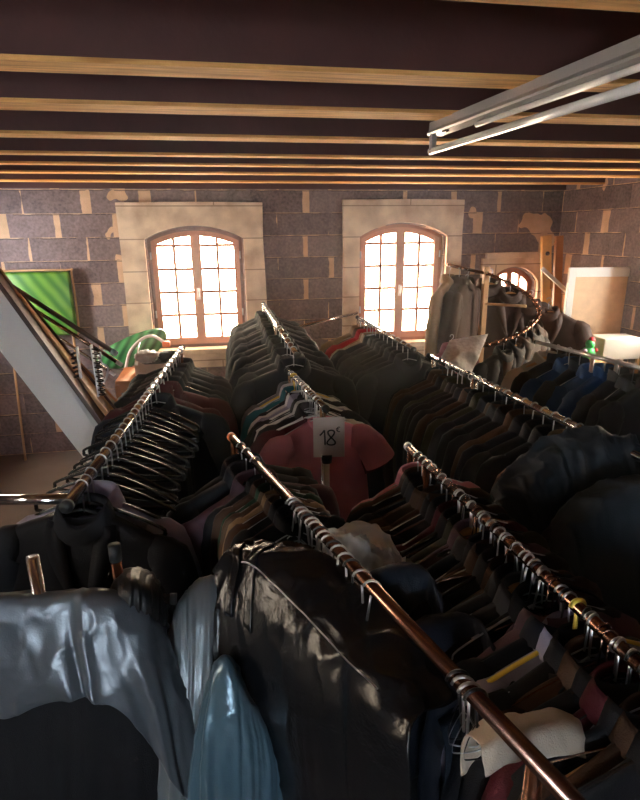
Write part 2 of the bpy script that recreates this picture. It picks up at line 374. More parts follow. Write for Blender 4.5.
Es = [[(500, 505, 1.42), (508, 482, 1.46), (530, 458, 1.5), (558, 440, 1.5), (590, 432, 1.5), (640, 440, 1.48)],
      [(503, 530, 1.38), (520, 505, 1.38), (545, 480, 1.40), (572, 466, 1.41), (600, 462, 1.42), (645, 470, 1.42)],
      [(520, 555, 1.34), (536, 550, 1.34), (556, 545, 1.35), (580, 540, 1.35), (605, 540, 1.36), (650, 545, 1.37)],
      [(530, 660, 1.30), (545, 660, 1.30), (565, 660, 1.31), (588, 660, 1.32), (612, 660, 1.33), (655, 660, 1.35)]]
SH['E1'] = folded_sheet(rows_from(Es), 100, 100, 60, .017, 3/6, 1.3, seed=14.0, calm=.66)
Es = [[(550, 575, 1.2), (553, 545, 1.24), (566, 518, 1.27), (585, 497, 1.29), (615, 482, 1.3), (660, 480, 1.3)],
      [(553, 595, 1.17), (565, 570, 1.18), (582, 545, 1.2), (600, 525, 1.21), (628, 512, 1.22), (665, 510, 1.22)],
      [(560, 690, 1.13), (575, 680, 1.13), (592, 670, 1.14), (612, 660, 1.15), (636, 650, 1.16), (670, 650, 1.17)]]
SH['E2'] = folded_sheet(rows_from(Es), 70, 70, 45, .011, 3/5, 1.0, seed=15.0, calm=.75)
def sheet_things(gl):
    def t(key, m, label):
        o = obj('jacket', sheet_mesh(SH[key]), CL[m]); return tag(o, label, 'jacket', gl)
    t('L1', 'grey satin', 'shiny dark grey satin jacket draped over the rack, filling the bottom left corner')
    t('L2', 'silver satin', 'silver grey satin jacket hanging in long vertical folds between dark satin and black leather')
    t('L3', 'blue satin', 'steel blue satin jacket low at the bottom, left of centre')
    o = t('C', 'black leather', 'large black leather jacket with pale zip lying against the bronze rail, bottom centre')
    G = SH['C']; zr = int(4/6*110)
    z = tubo('zip', [G[u][zr]+Vector((-.004, -.006, .004)) for u in range(36, 134, 2)], .0016, M['steel'], o, 6)
    for u0 in (24, 42): obj('strap', sheet_mesh(G, .004, u0, u0+7, 52, 86, .005), CL['black leather'], o)
    for k_, m_, l_ in (('D1', 'dark denim', 'dark denim jacket shoulder beside the polythene bag, right of the bronze rail'), ('D2', 'navy', 'navy jacket shoulder right of the bronze rail, between denim and black ones'),
                      ('D3', 'black', 'black jacket shoulder right of the bronze rail, below the navy one'), ('D4', 'dark denim', 'dark denim jacket shoulder just above the rolled cream cloth')): t(k_, m_, l_)
    t('E1', 'faded denim', 'dark faded denim jacket with creased sleeve at the right picture edge')
    t('E2', 'faded denim', 'second dark denim jacket, nearer the camera at the right picture edge')
    t('N', 'black nylon', 'black quilted jacket bunched beside the bronze post end at bottom left')
    t('B', 'black', 'plain black coat hanging below the hem of the grey satin jacket')
    o = obj('folded_cloth', sheet_mesh(SH['R']), CL['cream']); tag(o, 'rolled cream cloth at the near end of the bronze rail, bottom right', 'cloth')
    o = obj('shirt', sheet_mesh(SH['W']), CL['white']); tag(o, 'crumpled white shirt bundled under the clear polythene bag', 'shirt')

# ------------------------------------------------------------------ room
WY = 5.6; ZC = 2.48; XL, XR, YB = -2.3, 3.56, -2.6
def arch(x0, x1, z0, zs, zt, n=16):
    w = (x1-x0)/2; h = zt-zs; r = (w*w+h*h)/(2*h); cx = (x0+x1)/2; cz = zt-r; a = math.asin(w/r)
    return [(x0, z0), (x1, z0)] + [(cx + r*sin(a*(1-2*i/n)), cz + r*cos(a*(1-2*i/n))) for i in range(n+1)]
WIN = [(-.636, .247, .99, 2.03, 2.135), (1.404, 2.287, .97, 2.03, 2.15)]
W3 = (2.80, 3.335, 1.06, 1.55, 1.70)
def holes(g=0.0):
    return [arch(a-g, b+g, c-g, d, e+g) for a, b, c, d, e in WIN] + [arch(W3[0]-g, W3[1]+g, W3[2]-g, W3[3], W3[4]+g)]
me = plate([[(XL-.2, 0), (XR+.2, 0), (XR+.2, 2.75), (XL-.2, 2.75)]] + [h[::-1] for h in holes(.0)], .30)
o = obj('wall_far', me, M['block'], smooth=False); o.location = (0, WY+.15, 0); tag(o, kind='structure')
def wall(name, dims): tag(bxo(name, dims, M['block']), kind='structure')
# side walls; openings outside the frame are added to let fill daylight in
def side_wall(name, x, t, *ops):
    me = plate([[(YB-.2, 0), (WY, 0), (WY, 2.75), (YB-.2, 2.75)]] + [[(a, c), (a, d), (b, d), (b, c)] for a, b, c, d in ops], t)
    o = obj(name, me, M['block'], smooth=False); o.rotation_euler = (0, 0, radians(90)); o.location = (x, 0, 0); tag(o, kind='structure')
side_wall('wall_right', XR+.1, .2, (3.6, 4.15, 1.2, 2.0))
side_wall('wall_left', XL-.1, .2, (.4, .8, 1.6, 2.1), (4.5, 5.1, 1.3, 2.2))
me = plate([[(XL-.2, 0), (XR+.2, 0), (XR+.2, 2.75), (XL-.2, 2.75)], [(-1.2, 1.2), (-1.2, 1.9), (-.4, 1.9), (-.4, 1.2)]], .2)  # unseen opening added behind the camera, daylight fill for wall and satin
o = obj('wall_near', me, M['block'], smooth=False); o.location = (0, YB-.1, 0); tag(o, kind='structure')
tag(bxo('floor', (XL-.2, XR+.2, YB-.2, WY+.3, -.1, 0), M['concrete']), kind='structure')
tag(bxo('ceiling', (XL-.2, XR+.2, YB-.2, WY+.3, 2.68, 2.76), M['deck']), kind='structure')
for i, (y, w) in enumerate([(-2.0, .1), (-1.4, .1), (-.8, .1), (-.2, .1), (.45, .1), (1.07, .1), (1.67, .105), (2.157, .13), (2.76, .11), (3.36, .08), (3.82, .085), (4.335, .105), (5.02, .11)]):
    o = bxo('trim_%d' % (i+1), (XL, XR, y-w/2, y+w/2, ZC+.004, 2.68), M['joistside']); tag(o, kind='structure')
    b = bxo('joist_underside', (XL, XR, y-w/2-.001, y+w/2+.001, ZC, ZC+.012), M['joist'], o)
o = bxo('trim_14', (XL, XR, WY-.03, WY, ZC-.01, 2.68), M['joistside']); tag(o, kind='structure')
# ---- windows
def window(idx, w, fm, off):
    x0, x1, z0, zs, zt = w
    root = empty('window_%d' % idx, ((x0+x1)/2, WY+.1, z0)); tag(root, kind='structure')
    cx = (x0+x1)/2
    w_ = (x1-x0)/2; h_ = zt-zs; r0 = (w_*w_+h_*h_)/(2*h_); th = 0 if idx < 3 else -.01
    def ztop(x, g=.035): return zt-r0-z0 + sqrt(max((r0-g)**2-x*x, 0))
    def ring(g): return [(-(w_-g), g), (w_-g, g)] + [((w_-g)*(1-2*i/20), ztop((w_-g)*(1-2*i/20), g)) for i in range(21)]
    obj('window_frame', plate([ring(0), ring(.035+th)[::-1]], .07), fm, root, smooth=False)
    W = w_-.035-th
    for s in (-1, 1):
        def sash_loop(g):
            a, b = .0+g, W-g
            top = [(a+(b-a)*i/8, ztop(a+(b-a)*i/8, .035+th+g)) for i in range(9)]
            lp = [(a, .035+g*1.3)] + top + [(b, .035+g*1.3)]
            return [(s*x, z) for x, z in lp]
        sash = obj('casement', plate([sash_loop(-.004), sash_loop(.046 if idx < 3 else .03)[::-1]], .05), M['sash'] if idx < 3 else fm, root, smooth=False)
        sash.location.y = -.012
        bm = bmesh.new()
        rows = 5 if idx < 3 else 1
        mid = .0 + W/2
        box(bm, s*mid-.013, s*mid+.013, -.015, .015, .06, ztop(mid)-.02)
        for k in range(1, rows):
            zz = .1 + k*(zs-z0-.02)/(rows-.35)
            box(bm, min(s*.02, s*(W-.02)), max(s*.02, s*(W-.02)), -.013, .013, zz-.013, zz+.013)
        obj('glazing_bar', bm_me(bm), M['sash'] if idx < 3 else fm, sash, smooth=False)
        g = obj('pane', plate([sash_loop(.045)], .004), M['glass'], sash, smooth=False)
    if idx < 3:
        h = tubo('handle', [(0, -.05, .50), (0, -.075, .505), (0, -.085, .53), (.01, -.085, .57)], .011, M['whiteplastic'], root)
        bm = bmesh.new(); tube(bm, [(0, -.052, .47), (0, -.052, .58)], .016, 8); obj('handle_plate', bm_me(bm), M['steel'], root)
        for s in (-1, 1):
            for hz in (.3, .85): tubo('hinge', [(s*(W+.012), -.045, hz), (s*(W+.012), -.045, hz+.07)], .008, M['steel'], root, n=8)
window(1, WIN[0], M['frameL'], 0); window(2, WIN[1], M['frameR'], 0); window(3, W3, M['frameR'], 0)
def surround(n, rect, w, dz=0, g=.012):
    x0, x1, z0, z1 = rect
    hole = arch(w[0]-g, w[1]+g, w[2], w[3], w[4]+g)
    rr = random.Random(n)
    out = [(x0, z0), (x1, z0), (x1+.01, z0+.6), (x1-.005, z1-.3), (x1, z1), ((x0+x1)/2, z1+.006), (x0, z1), (x0+.008, z1-.5)]
    o = obj('trim_%d' % (20+n), plate([out, hole[::-1]], .045), M['stone'], smooth=False); o.location = (0, WY-.0225, 0); tag(o, kind='structure')
    return o
surround(1, (-.87, .45, .80, 2.35), WIN[0]); surround(2, (1.222, 2.461, .78, 2.375), WIN[1]); surround(3, (2.70, 3.45, .9, 1.80), W3)
for k, w in enumerate(WIN + [W3]):
    tag(bxo('trim_%d' % (30+k), (w[0]-.06, w[1]+.06, WY-.09, WY+.06, w[2]-.05, w[2]+.002), M['stone'], bev=.006), kind='structure')
tag(bxo('trim_35', (2.74, 3.36, WY-.05, WY+.02, 1.80, 1.86), M['stone'], bev=.006), kind='structure')

# ------------------------------------------------------------------ light fixture
def fluorescent():
    a = Vector((.868, 2.28, 2.44)); d = Vector((.07, -.87, 0)).normalized()
    rz = atan2(d.y, d.x)
    root = empty('fluorescent_light', a, rz, 'long grey fluorescent ceiling batten with a separate tube slung beneath it', 'ceiling light')
    prof = [(-.024, .042), (.024, .042), (.026, .014), (.034, .002), (.03, -.004), (-.03, -.004), (-.034, .002), (-.026, .014)]
    bm = bmesh.new(); L_ = 1.9
    rs = [[bm.verts.new((x, y, z)) for y, z in prof] for x in (0, L_)]
    for j in range(8): bm.faces.new((rs[0][j], rs[0][(j+1) % 8], rs[1][(j+1) % 8], rs[1][j]))
    bm.faces.new(rs[0]); bm.faces.new(rs[1][::-1])
    obj('housing', bm_me(bm), M['enamel'], root, smooth=False)
    bm = bmesh.new(); tube(bm, [(.3, .012, -.012), (L_-.02, .012, -.012)], .009, 12); obj('tube', bm_me(bm), M['tubeglass'], root)
    bm = bmesh.new(); tube(bm, [(.01, -.02, -.062), (L_-.05, -.02, -.062)], .0125, 14)
    obj('tube', bm_me(bm), M['tubeglass'], root)
    for x in (.02, L_-.06):
        bm = bmesh.new(); box(bm, x, x+.018, -.032, -.008, -.072, .0, .003); obj('end_cap', bm_me(bm), M['enamel'], root, smooth=False)
    bm = bmesh.new(); box(bm, .12, .15, -.03, -.015, -.012, -.003, .002); obj('switch', bm_me(bm), M['blackplastic'], root, smooth=False)
fluorescent()

# ------------------------------------------------------------------ garments
def body_profile(z, W, L, slope):
    """half width and half depth at height z (z<0)"""
    sh = -.085-slope
    if z > sh:
        t = max(0, (-.085 - z)/slope); w = .058 + (W-.058)*(1-(1-t)**1.25)**.9 if t < 1 else W
    else:
        t = (sh-z)/(L+sh) if L+sh else 0
        w = W + .018*smooth(0, .25, t) + .03*t
    return w
def make_body(W, L, D, seed, nz=34, nt=40, fold=1.0, crumple=0.0, slope=.07, hem=.0):
    bm = bmesh.new(); rows = []
    for i in range(nz+1):
        s = i/nz; s = s**1.5 if i < nz else 1
        z = -.083 - (L-.083)*s
        w = body_profile(z, W, L, slope)
        d = D*(.62+.38*smooth(-.09, -.24, z)) if z > -.24 else D*(1+.15*smooth(-.24, -L, z))
        d = D*(.6+.4*smooth(.09, .24, -z))*(1+.2*smooth(.24, L, -z))
        row = []
        for j in range(nt):
            a = 2*pi*j/nt; ca, sa = cos(a), sin(a)
            e = .75
            x = w*math.copysign(abs(ca)**e, ca); y = d*math.copysign(abs(sa)**e, sa)
            f = smooth(.2, .75, -z)
            n1 = noise.noise(Vector((x*9+seed*7.1, y*4, z*1.6+seed)))
            n2 = noise.noise(Vector((x*22+seed, y*8, z*4+seed*3)))
            y += fold*(n1*.035*(.25+f) + n2*.012*(.3+f))*(1 if sa >= 0 else 1)
            x += fold*n2*.008
            if crumple:
                q = Vector((x*5+seed, y*5+z*3, z*6-x*4+seed*2))
                r1 = ridge3(q) - .25; r2 = ridge3(q*2.3+Vector((5, 3, 1))) - .25
                k = crumple*(.35+.65*smooth(.12, .25, -z))
                y += math.copysign(1, sa)*(r1*.03 + r2*.012)*k*abs(sa)**.3
                x += ca*(r1*.012)*k
            row.append(bm.verts.new((x, y, z + (hem*n1 if i == nz else 0) - .02*abs(ca)**2*smooth(.15, .1, -z)*0)))
        rows.append(row)
    for a, b in zip(rows, rows[1:]):
        for j in range(nt): bm.faces.new((a[j], a[(j+1) % nt], b[(j+1) % nt], b[j]))
    bmesh.ops.recalc_face_normals(bm, faces=bm.faces)
    return bm_me(bm)
def make_sleeve(s, W, L, seed, n=14, rs=(.05, .074, .066, .06, .055, .048), flat=.62, crumple=0, spread=.0, slope=.07, rings=16, short=False):
    zs = -.085-slope
    if short: pts = [(s*(W-.05), 0, zs-.035), (s*(W+.01), 0, zs-.05), (s*(W+.06), -.01, zs-.11), (s*(W+.095), -.015, zs-.18)]; rs = (.055, .072, .078, .084)
    else:
        pts = [(s*(W-.045), 0, zs-.045), (s*(W-.005), 0, zs-.055), (s*(W+.028+spread*.3), 0, zs-.16), (s*(W+.04+spread*.7), .012, zs-L*.45), (s*(W+.03+spread), .02, zs-L*.75), (s*(W+.01+spread), -.005, zs-L)]
    m = 4 if not crumple else 9
    P = spline(pts, m); k = len(P); rad = []
    for i in range(k):
        t = i/(k-1)*(len(rs)-1); a = int(min(t, len(rs)-2)); rad.append(rs[a]+(rs[a+1]-rs[a])*(t-a))
    bm = bmesh.new(); rg = tube(bm, P, rad, n if not crumple else 26, flat=flat, cap=False, up=(0, 1, 0))
    bm.faces.new(rg[0])
    for i, r in enumerate(rg):
        c = sum((v.co for v in r), Vector())/len(r)
        for v in r:
            d = (v.co-c); q = v.co*11+Vector((seed*3, 0, seed))
            amp = .10 + .35*crumple
            f = noise.noise(Vector((q.x*1.3, q.y, q.z*1.5)))*amp
            if crumple: f += (ridge3(Vector((v.co.x*8+seed, v.co.y*8+v.co.z*4, v.co.z*13)))-.25)*.30*crumple
            v.co += d*f
    return bm_me(bm)
def make_collar(kind, seed):
    bm = bmesh.new(); n = 20; prof = [(1.0, -.105), (1.0, -.055), (1.1, -.045), (1.25, -.06), (1.45, -.10)] if kind == 'fold' else [(1.0, -.10), (1.02, -.06), (1.0, -.03)] if kind == 'stand' else [(1.02, -.10), (1.0, -.088), (1.03, -.08)]
    rows = []
    for r, z in prof:
        row = []
        for j in range(n):
            a = 2*pi*j/n; k = 1
            fr = max(0, -sin(a))          # front dips
            zz = z - .05*fr**2*(1 if kind != 'rib' else .5)
            row.append(bm.verts.new((.06*r*cos(a), .045*r*sin(a), zz)))
        rows.append(row)
    for a, b in zip(rows, rows[1:]):
        for j in range(n): bm.faces.new((a[j], a[(j+1) % n], b[(j+1) % n], b[j]))
    return bm_me(bm)
def lapel_me(s, W, D, slope):
    """turned-back lapel lying on the front of the body"""
    bm = bmesh.new(); n = 8; top = []
    def fy(x, z):
        w = body_profile(z, W, 1, slope); d = D*(.6+.4*smooth(.09, .24, -z)); return -(d*max(0, 1-(abs(x)/w)**(1/.75*1.0))**.75) - .012
    for i in range(n+1):
        t = i/n; z = -.10 - .30*t
        inner = .045*(1-t)+.004; outer = inner + .075*sin(pi*min(1, .18+t*.85))**.8*(1-t*.75)+.002
        top.append([bm.verts.new((s*(inner+(outer-inner)*k/2), fy(inner+(outer-inner)*k/2, z)-.004*(k == 1), z)) for k in range(3)])
    for a, b in zip(top, top[1:]):
        for k in range(2): bm.faces.new((a[k], a[k+1], b[k+1], b[k]))
    shell(bm, .004)
    return bm_me(bm)

PROTO = {}
def proto(key, name, W, L, D, seed, collar='fold', lapels=False, sleeves='long', SL=.6, fold=1, crumple=0, nz=26, nt=32, slope=.07, spread=0, buttons=0):
    root = empty(name); base = CL['black']
    obj('body', make_body(W, L, D, seed, nz, nt, fold, crumple, slope), base, root, objlink=True)
    if sleeves:
        for s in (-1, 1): obj('sleeve', make_sleeve(s, W, SL, seed+s, short=(sleeves == 'short'), crumple=crumple, slope=slope, spread=spread), base, root, objlink=True)
    if collar: obj('collar', make_collar(collar, seed), base, root, objlink=True)
    if lapels:
        for s in (-1, 1): obj('lapel', lapel_me(s, W, D, slope), base, root, objlink=True)
    if buttons:
        for i in range(buttons):
            bm = bmesh.new(); z = -.42-.13*i; tube(bm, [(0.02, -D-.03, z), (.02, -D-.022, z)], .011, 10); obj('button', bm_me(bm), M['blackplastic'], root)
    PROTO.setdefault(key, []).append(root)
for sd in range(4):
    proto('blazer', 'blazer', .205+.006*sd, .76, .038, 1.3+sd, 'fold', True, SL=.60, fold=.8)
    proto('coat', 'coat', .215+.006*sd, 1.05, .045, 8.3+sd, 'fold', sd % 2 == 0, SL=.62, fold=1)
for sd in range(3):
    proto('shirt', 'shirt', .20, .74, .026, 21.7+sd, 'fold', False, SL=.56, fold=1)
    proto('jacket', 'jacket', .215, .66, .05, 33.1+sd, 'stand', False, SL=.58, fold=1.1, crumple=.5, nz=30, nt=40)
proto('tshirt', 't_shirt', .185, .66, .022, 41, 'rib', sleeves='short', fold=.6)
proto('tshirt', 't_shirt', .19, .68, .025, 43, 'rib', sleeves='short', fold=.8)
def trousers_proto(seed):
    root = empty('trousers'); bm = bmesh.new(); rows = []
    nz, nx = 22, 14
    # cloth folded over the hanger bar: front fall, fold, back fall
    for i in range(2*nz+1):
        t = (i-nz)/nz; z = -.205 - .50*abs(t)*(1 if t < 0 else .97); yy = math.copysign(.018+.016*abs(t), t) if t else 0
        rows.append([bm.verts.new((-.165+.33*k/nx, yy+noise.noise(Vector((k*.5+seed, t*2, seed)))*.022*abs(t), z)) for k in range(nx+1)])
    for a, b in zip(rows, rows[1:]):
        for k in range(nx): bm.faces.new((a[k], a[k+1], b[k+1], b[k]))
    shell(bm, .004)
    obj('body', bm_me(bm), CL['black'], root, objlink=True)
    PROTO.setdefault('trousers', []).append(root)
trousers_proto(2.2); trousers_proto(5.9)

# hangers -------------------------------------------------
def hook_pts(neck=-.08, r=.0165):
    pts = [(0, 0, neck)]; pts.append((0, 0, -r-.02))
    for i in range(11):
        a = -pi/2 + (i/10)*1.45*pi - .0
        pts.append((r*cos(a), 0, r*sin(a)*1.0))
    return [Vector(p) for p in pts]
def hanger_proto(kind):
    root = empty('coat_hanger')
    hm = {'wire': M['steel'], 'darkwire': M['darkwire'], 'plastic': M['blackplastic'], 'yellow': M['yellowplastic'], 'wood': M['steel'], 'white': M['whiteplastic'], 'coppery': M['bronze']}[kind]
    thin = kind in ('wire', 'darkwire', 'coppery'); r = .0019 if thin else .0055
    bm = bmesh.new(); tube(bm, hook_pts(), .0024 if kind in ('wood', 'plastic') or thin else .005, 6); 
    obj('hook', bm_me(bm), M['steel'] if kind in ('plastic', 'wood') else hm, root)
    bm = bmesh.new()
    if kind == 'wood':
        P = spline([(-.20, .006, -.168), (-.15, .002, -.140), (-.07, 0, -.112), (0, 0, -.084), (.07, 0, -.112), (.15, .002, -.140), (.20, .006, -.168)], 5)
        tube(bm, P, [.009+.006*(1-abs(i/(len(P)-1)*2-1)) for i in range(len(P))], 8, flat=.9, up=(0, 0, 1)); obj('shoulder_bar', bm_me(bm), M['woodh'], root)
    else:
        P = spline([(0, 0, -.072), (.05, 0, -.085), (.13, 0, -.115), (.205, 0, -.15), (.214, 0, -.166), (.195, 0, -.178), (0, 0, -.182), (-.195, 0, -.178), (-.214, 0, -.166), (-.205, 0, -.15), (-.13, 0, -.115), (-.05, 0, -.085), (0, 0, -.072)], 3)
        tube(bm, P, r, 6); obj('shoulder_bar', bm_me(bm), hm, root)
    return root
HANG = {k: hanger_proto(k) for k in ('wire', 'darkwire', 'plastic', 'yellow', 'wood', 'white', 'coppery')}
PROTOROOTS = [r for l in PROTO.values() for r in l] + list(HANG.values())

HNAME = {'wire': 'thin steel wire', 'darkwire': 'dark wire', 'plastic': 'glossy black plastic', 'yellow': 'yellow plastic', 'wood': 'curved wooden', 'white': 'white plastic', 'coppery': 'coppery wire'}
ORD = ['first', 'second', 'third', 'fourth', 'fifth', 'sixth', 'seventh', 'eighth', 'ninth', 'tenth', 'eleventh', 'twelfth', 'thirteenth', 'fourteenth', 'fifteenth', 'sixteenth', 'seventeenth', 'eighteenth', 'nineteenth', 'twentieth'] + ['twenty-' + w for w in ('first', 'second', 'third', 'fourth', 'fifth', 'sixth', 'seventh', 'eighth', 'ninth')] + ['thirtieth'] + ['thirty-' + w for w in ('first', 'second', 'third', 'fourth', 'fifth', 'sixth')]
CAT = {'blazer': 'jacket', 'coat': 'coat', 'shirt': 'shirt', 'jacket': 'jacket', 'tshirt': 't-shirt', 'trousers': 'trousers'}
KN = {'blazer': 'blazer', 'coat': 'coat', 'shirt': 'shirt', 'jacket': 'jacket', 'tshirt': 't-shirt', 'trousers': 'trousers'}
def hang(kind, color, hk, loc, rz, label, hlabel, group, hgroup, scale=1.0, var=None, tilt=0, hdy=0, sz=1.0):
    src = PROTO[kind][(var if var is not None else R.randrange(99)) % len(PROTO[kind])]
    g = copy_tree(src); m = CL[color]
    for ch in g.children:
        if ch.material_slots and ch.material_slots[0].link == 'OBJECT': ch.material_slots[0].material = m
    g.location = loc; g.rotation_euler = (0, tilt, rz); g.scale = (scale, scale, scale*sz)
    tag(g, label, CAT[kind], group)
    h = copy_tree(HANG[hk]); h.location = loc; h.rotation_euler = (0, tilt, rz); h.scale = (scale,)*3
    tag(h, hlabel, 'hanger', hgroup)
    return g, h
def fill_rack(where, a, b, items, dirname='window end', yaw=0, jitter=5, scale=1.0):
    """a = window end of the rail; items: list of (t, kind, color, hanger[, extra yaw])"""
    a = Vector(a); b = Vector(b); d = (b-a); base = atan2(d.y, d.x) + pi/2
    for i, it in enumerate(items):
        t, kind, color, hk = it[:4]; ex = it[4] if len(it) > 4 else 0; s_ = it[5] if len(it) > 5 else 1
        p = a + d*t; rz = base + radians(yaw+ex+R.uniform(-jitter, jitter))
        # local front (-y) should face the camera side
        f = Vector((sin(rz), -cos(rz)))
        if f.y > 0: rz += pi
        if R.random() < .12: rz += pi
        lab = '%s %s, %s from the %s of %s' % (color, KN[kind], ORD[i], dirname, where)
        hl = '%s hanger, %s from the %s of %s' % (HNAME[hk], ORD[i], dirname, where)
        hang(kind, color, hk, p, rz, lab, hl, 'clothes on '+where, 'hangers on '+where, s_*scale*R.uniform(.95, 1.04), tilt=radians(R.uniform(-3, 3)))
def seq(n, t0, t1, kinds, colors, hangers, sd, yawrange=0):
    r = random.Random(sd); out = []
    for i in range(n):
        t = t0 + (t1-t0)*(i+r.uniform(-.25, .25))/(n-1)
        out.append((max(min(t, t1), t0), r.choice(kinds), r.choice(colors), r.choice(hangers), r.uniform(-yawrange, yawrange)))
    return out
def rack(label, a, b, rm, r=.014, over_a=.06, over_b=.06, posts=(.0, 1.0), tcross=(False, False), zbase=.0, cap=None, name='clothes_rack', group=None):
    a = Vector(a); b = Vector(b); d = (b-a).normalized(); side = Vector((-d.y, d.x, 0)).normalized()
    root = empty(name, (0, 0, 0), 0, label, 'clothes rack', group)
    root.location = ((a+b)/2).xy.to_3d(); off = -root.location
    A = a+off-d*over_a; B = b+off+d*over_b
    tubo('rail', [A, B], r, rm, root, 14)
    for e, p, t in ((0, A, posts[0]), (1, B, posts[1])):
        dd = d*(1 if e == 0 else -1)
        tubo('end_cap', [p-dd*.012, p+dd*.004], r*1.15, M['rubber'] if cap is None else cap, root, 12)
        q = (a if e == 0 else b)+off + dd*t
        tubo('post', [(q.x, q.y, .06), (q.x, q.y, q.z-r*.5)], r*.9, rm, root, 12)
        tubo('foot', [q.xy.to_3d()+side*.26+Vector((0, 0, .045)), q.xy.to_3d()-side*.26+Vector((0, 0, .045))], .014, rm, root, 10)
        if tcross[e]: tubo('cross_tube', [Vector((q.x, q.y, q.z))+side*.25, Vector((q.x, q.y, q.z))-side*.25], r*.9, rm, root, 12)
        for s in (-1, 1): tubo('caster', [q.xy.to_3d()+side*.24*s-d*.012+Vector((0, 0, .03)), q.xy.to_3d()+side*.24*s+d*.012+Vector((0, 0, .03))], .03, M['rubber'], root, 12)
    return root

# R1 left rack ------------------------------------------------------------
R1 = ((-.235, 3.25, 1.44), (-.40, 1.42, 1.43))
rack('black-and-chrome clothes rack along the left side, rail running towards the left window', *R1, M['chrome'], .015, tcross=(False, False), posts=(.02, -.28))
w1 = 'the left rack'
items = [(.02, 'coat', 'black', 'wire'), (.06, 'coat', 'charcoal', 'wire'), (.10, 'coat', 'charcoal', 'wire'), (.15, 'coat', 'navy', 'wire'), (.20, 'coat', 'black', 'wire'), (.25, 'blazer', 'navy', 'plastic'),
         (.31, 'coat', 'maroon', 'wire', 8), (.37, 'jacket', 'maroon', 'wire', -6), (.42, 'coat', 'navy', 'wire')]
items += [(.47+.031*i, 'trousers', ['black', 'charcoal', 'navy', 'black', 'dark grey'][i % 5], 'plastic', -12+R.uniform(-3, 3)) for i in range(14)]
items += [(.925, 'shirt', 'lavender', 'plastic', -10), (.95, 'trousers', 'black', 'plastic', -8), (.97, 'coat', 'black', 'plastic', -8)]
o = tubo('cross_tube', [(-.40, 1.40, 1.428), (-.60, 1.44, 1.425)], .014, M['chrome']); tag(o, 'short chrome tube joining the near end of the left rack from the left', 'tube')
fill_rack(w1, *R1, items, jitter=2)

# R2 far centre -----------------------------------------------------------
R2 = ((.366, 4.75, 1.5), (.36, 2.75, 1.5))
rack('chrome clothes rack of dark suits in front of the left window', *R2, M['chrome'], .014, tcross=(False, False))
fill_rack('the centre suit rack', *R2, seq(14, .02, .97, ['blazer', 'coat'], ['black', 'navy', 'charcoal', 'black'], ['wire', 'wood', 'wire'], 5), jitter=3, scale=1.05)

# R3 price card rack --------------------------------------------------------
R3 = ((.325, 2.68, 1.41), (.386, 2.10, 1.41))
rack('short chrome clothes rack carrying the price card and pink t-shirt', *R3, M['chrome'], .014, over_b=.02, posts=(0, .02))
it3 = [(.03, 'shirt', 'grey', 'wire'), (.12, 'shirt', 'white', 'yellow'), (.2, 'shirt', 'teal', 'wire'), (.28, 'shirt', 'navy', 'wire'), (.36, 'shirt', 'white', 'wood'), (.43, 'shirt', 'lavender', 'wire'), (.5, 'tshirt', 'black', 'white'), (.57, 'shirt', 'navy', 'wire'),
       (.64, 'shirt', 'white', 'wire'), (.70, 'shirt', 'charcoal', 'wire'), (.76, 'tshirt', 'white', 'wire'), (.82, 'tshirt', 'maroon', 'white'), (.89, 'tshirt', 'pink', 'wire')]
fill_rack('the price-card rack', *R3, it3, jitter=4, scale=.93)
def price_card():
    root = empty('price_card', (.395, 2.045, 1.372), radians(-8), 'small off-white card handwritten 18 euro hanging from the end of the centre rail', 'price card')
    bm = bmesh.new(); box(bm, -.062, .062, -.0015, .0015, -.155, .012, .0006); obj('card', bm_me(bm), M['card'], root, smooth=False)
    def stroke(bm, pts, r=.0032): tube(bm, [(x, -.003, z) for x, z in pts], r, 8, flat=.4, up=(0, 1, 0))
    bm = bmesh.new(); stroke(bm, [(-.036, -.062), (-.026, -.052), (-.018, -.04)]); stroke(bm, [(-.018, -.04), (-.016, -.07), (-.015, -.102)]); obj('digit', bm_me(bm), M['ink'], root)
    eight = [(.003+.013*sin(2*t)*(1 if t else 1), 0) for t in [0]]
    pts = []
    for i in range(41):
        t = 2*pi*i/40; pts.append((.009+.0165*sin(2*t)*(.78 if cos(t) > 0 else 1.0), -.072+.031*cos(t)))
    bm = bmesh.new(); stroke(bm, pts); obj('digit', bm_me(bm), M['ink'], root)
    bm = bmesh.new(); stroke(bm, [(.040+.0085*cos(a), -.038+.010*sin(a)) for a in [radians(60+i*24) for i in range(11)]], .0018)
    stroke(bm, [(.028, -.035), (.04, -.034)], .0015); stroke(bm, [(.028, -.041), (.039, -.040)], .0015); obj('euro_sign', bm_me(bm), M['ink'], root)
price_card()
tag(tubo('rack_connector', [(.388, 2.055, 1.19), (.388, 2.055, 1.225)], [.02, .024], M['rubber'], None, 12), 'black plastic collar on the upright below the price card', 'connector')
bpy.data.objects['rack_connector'].location = (0, 0, 0)
o = tubo('display_stand_pole', [(.388, 2.055, .02), (.388, 2.055, 1.22)], .011, M['steel']); tag(o, 'slim grey upright pole in front of the pink t-shirt', 'pole')

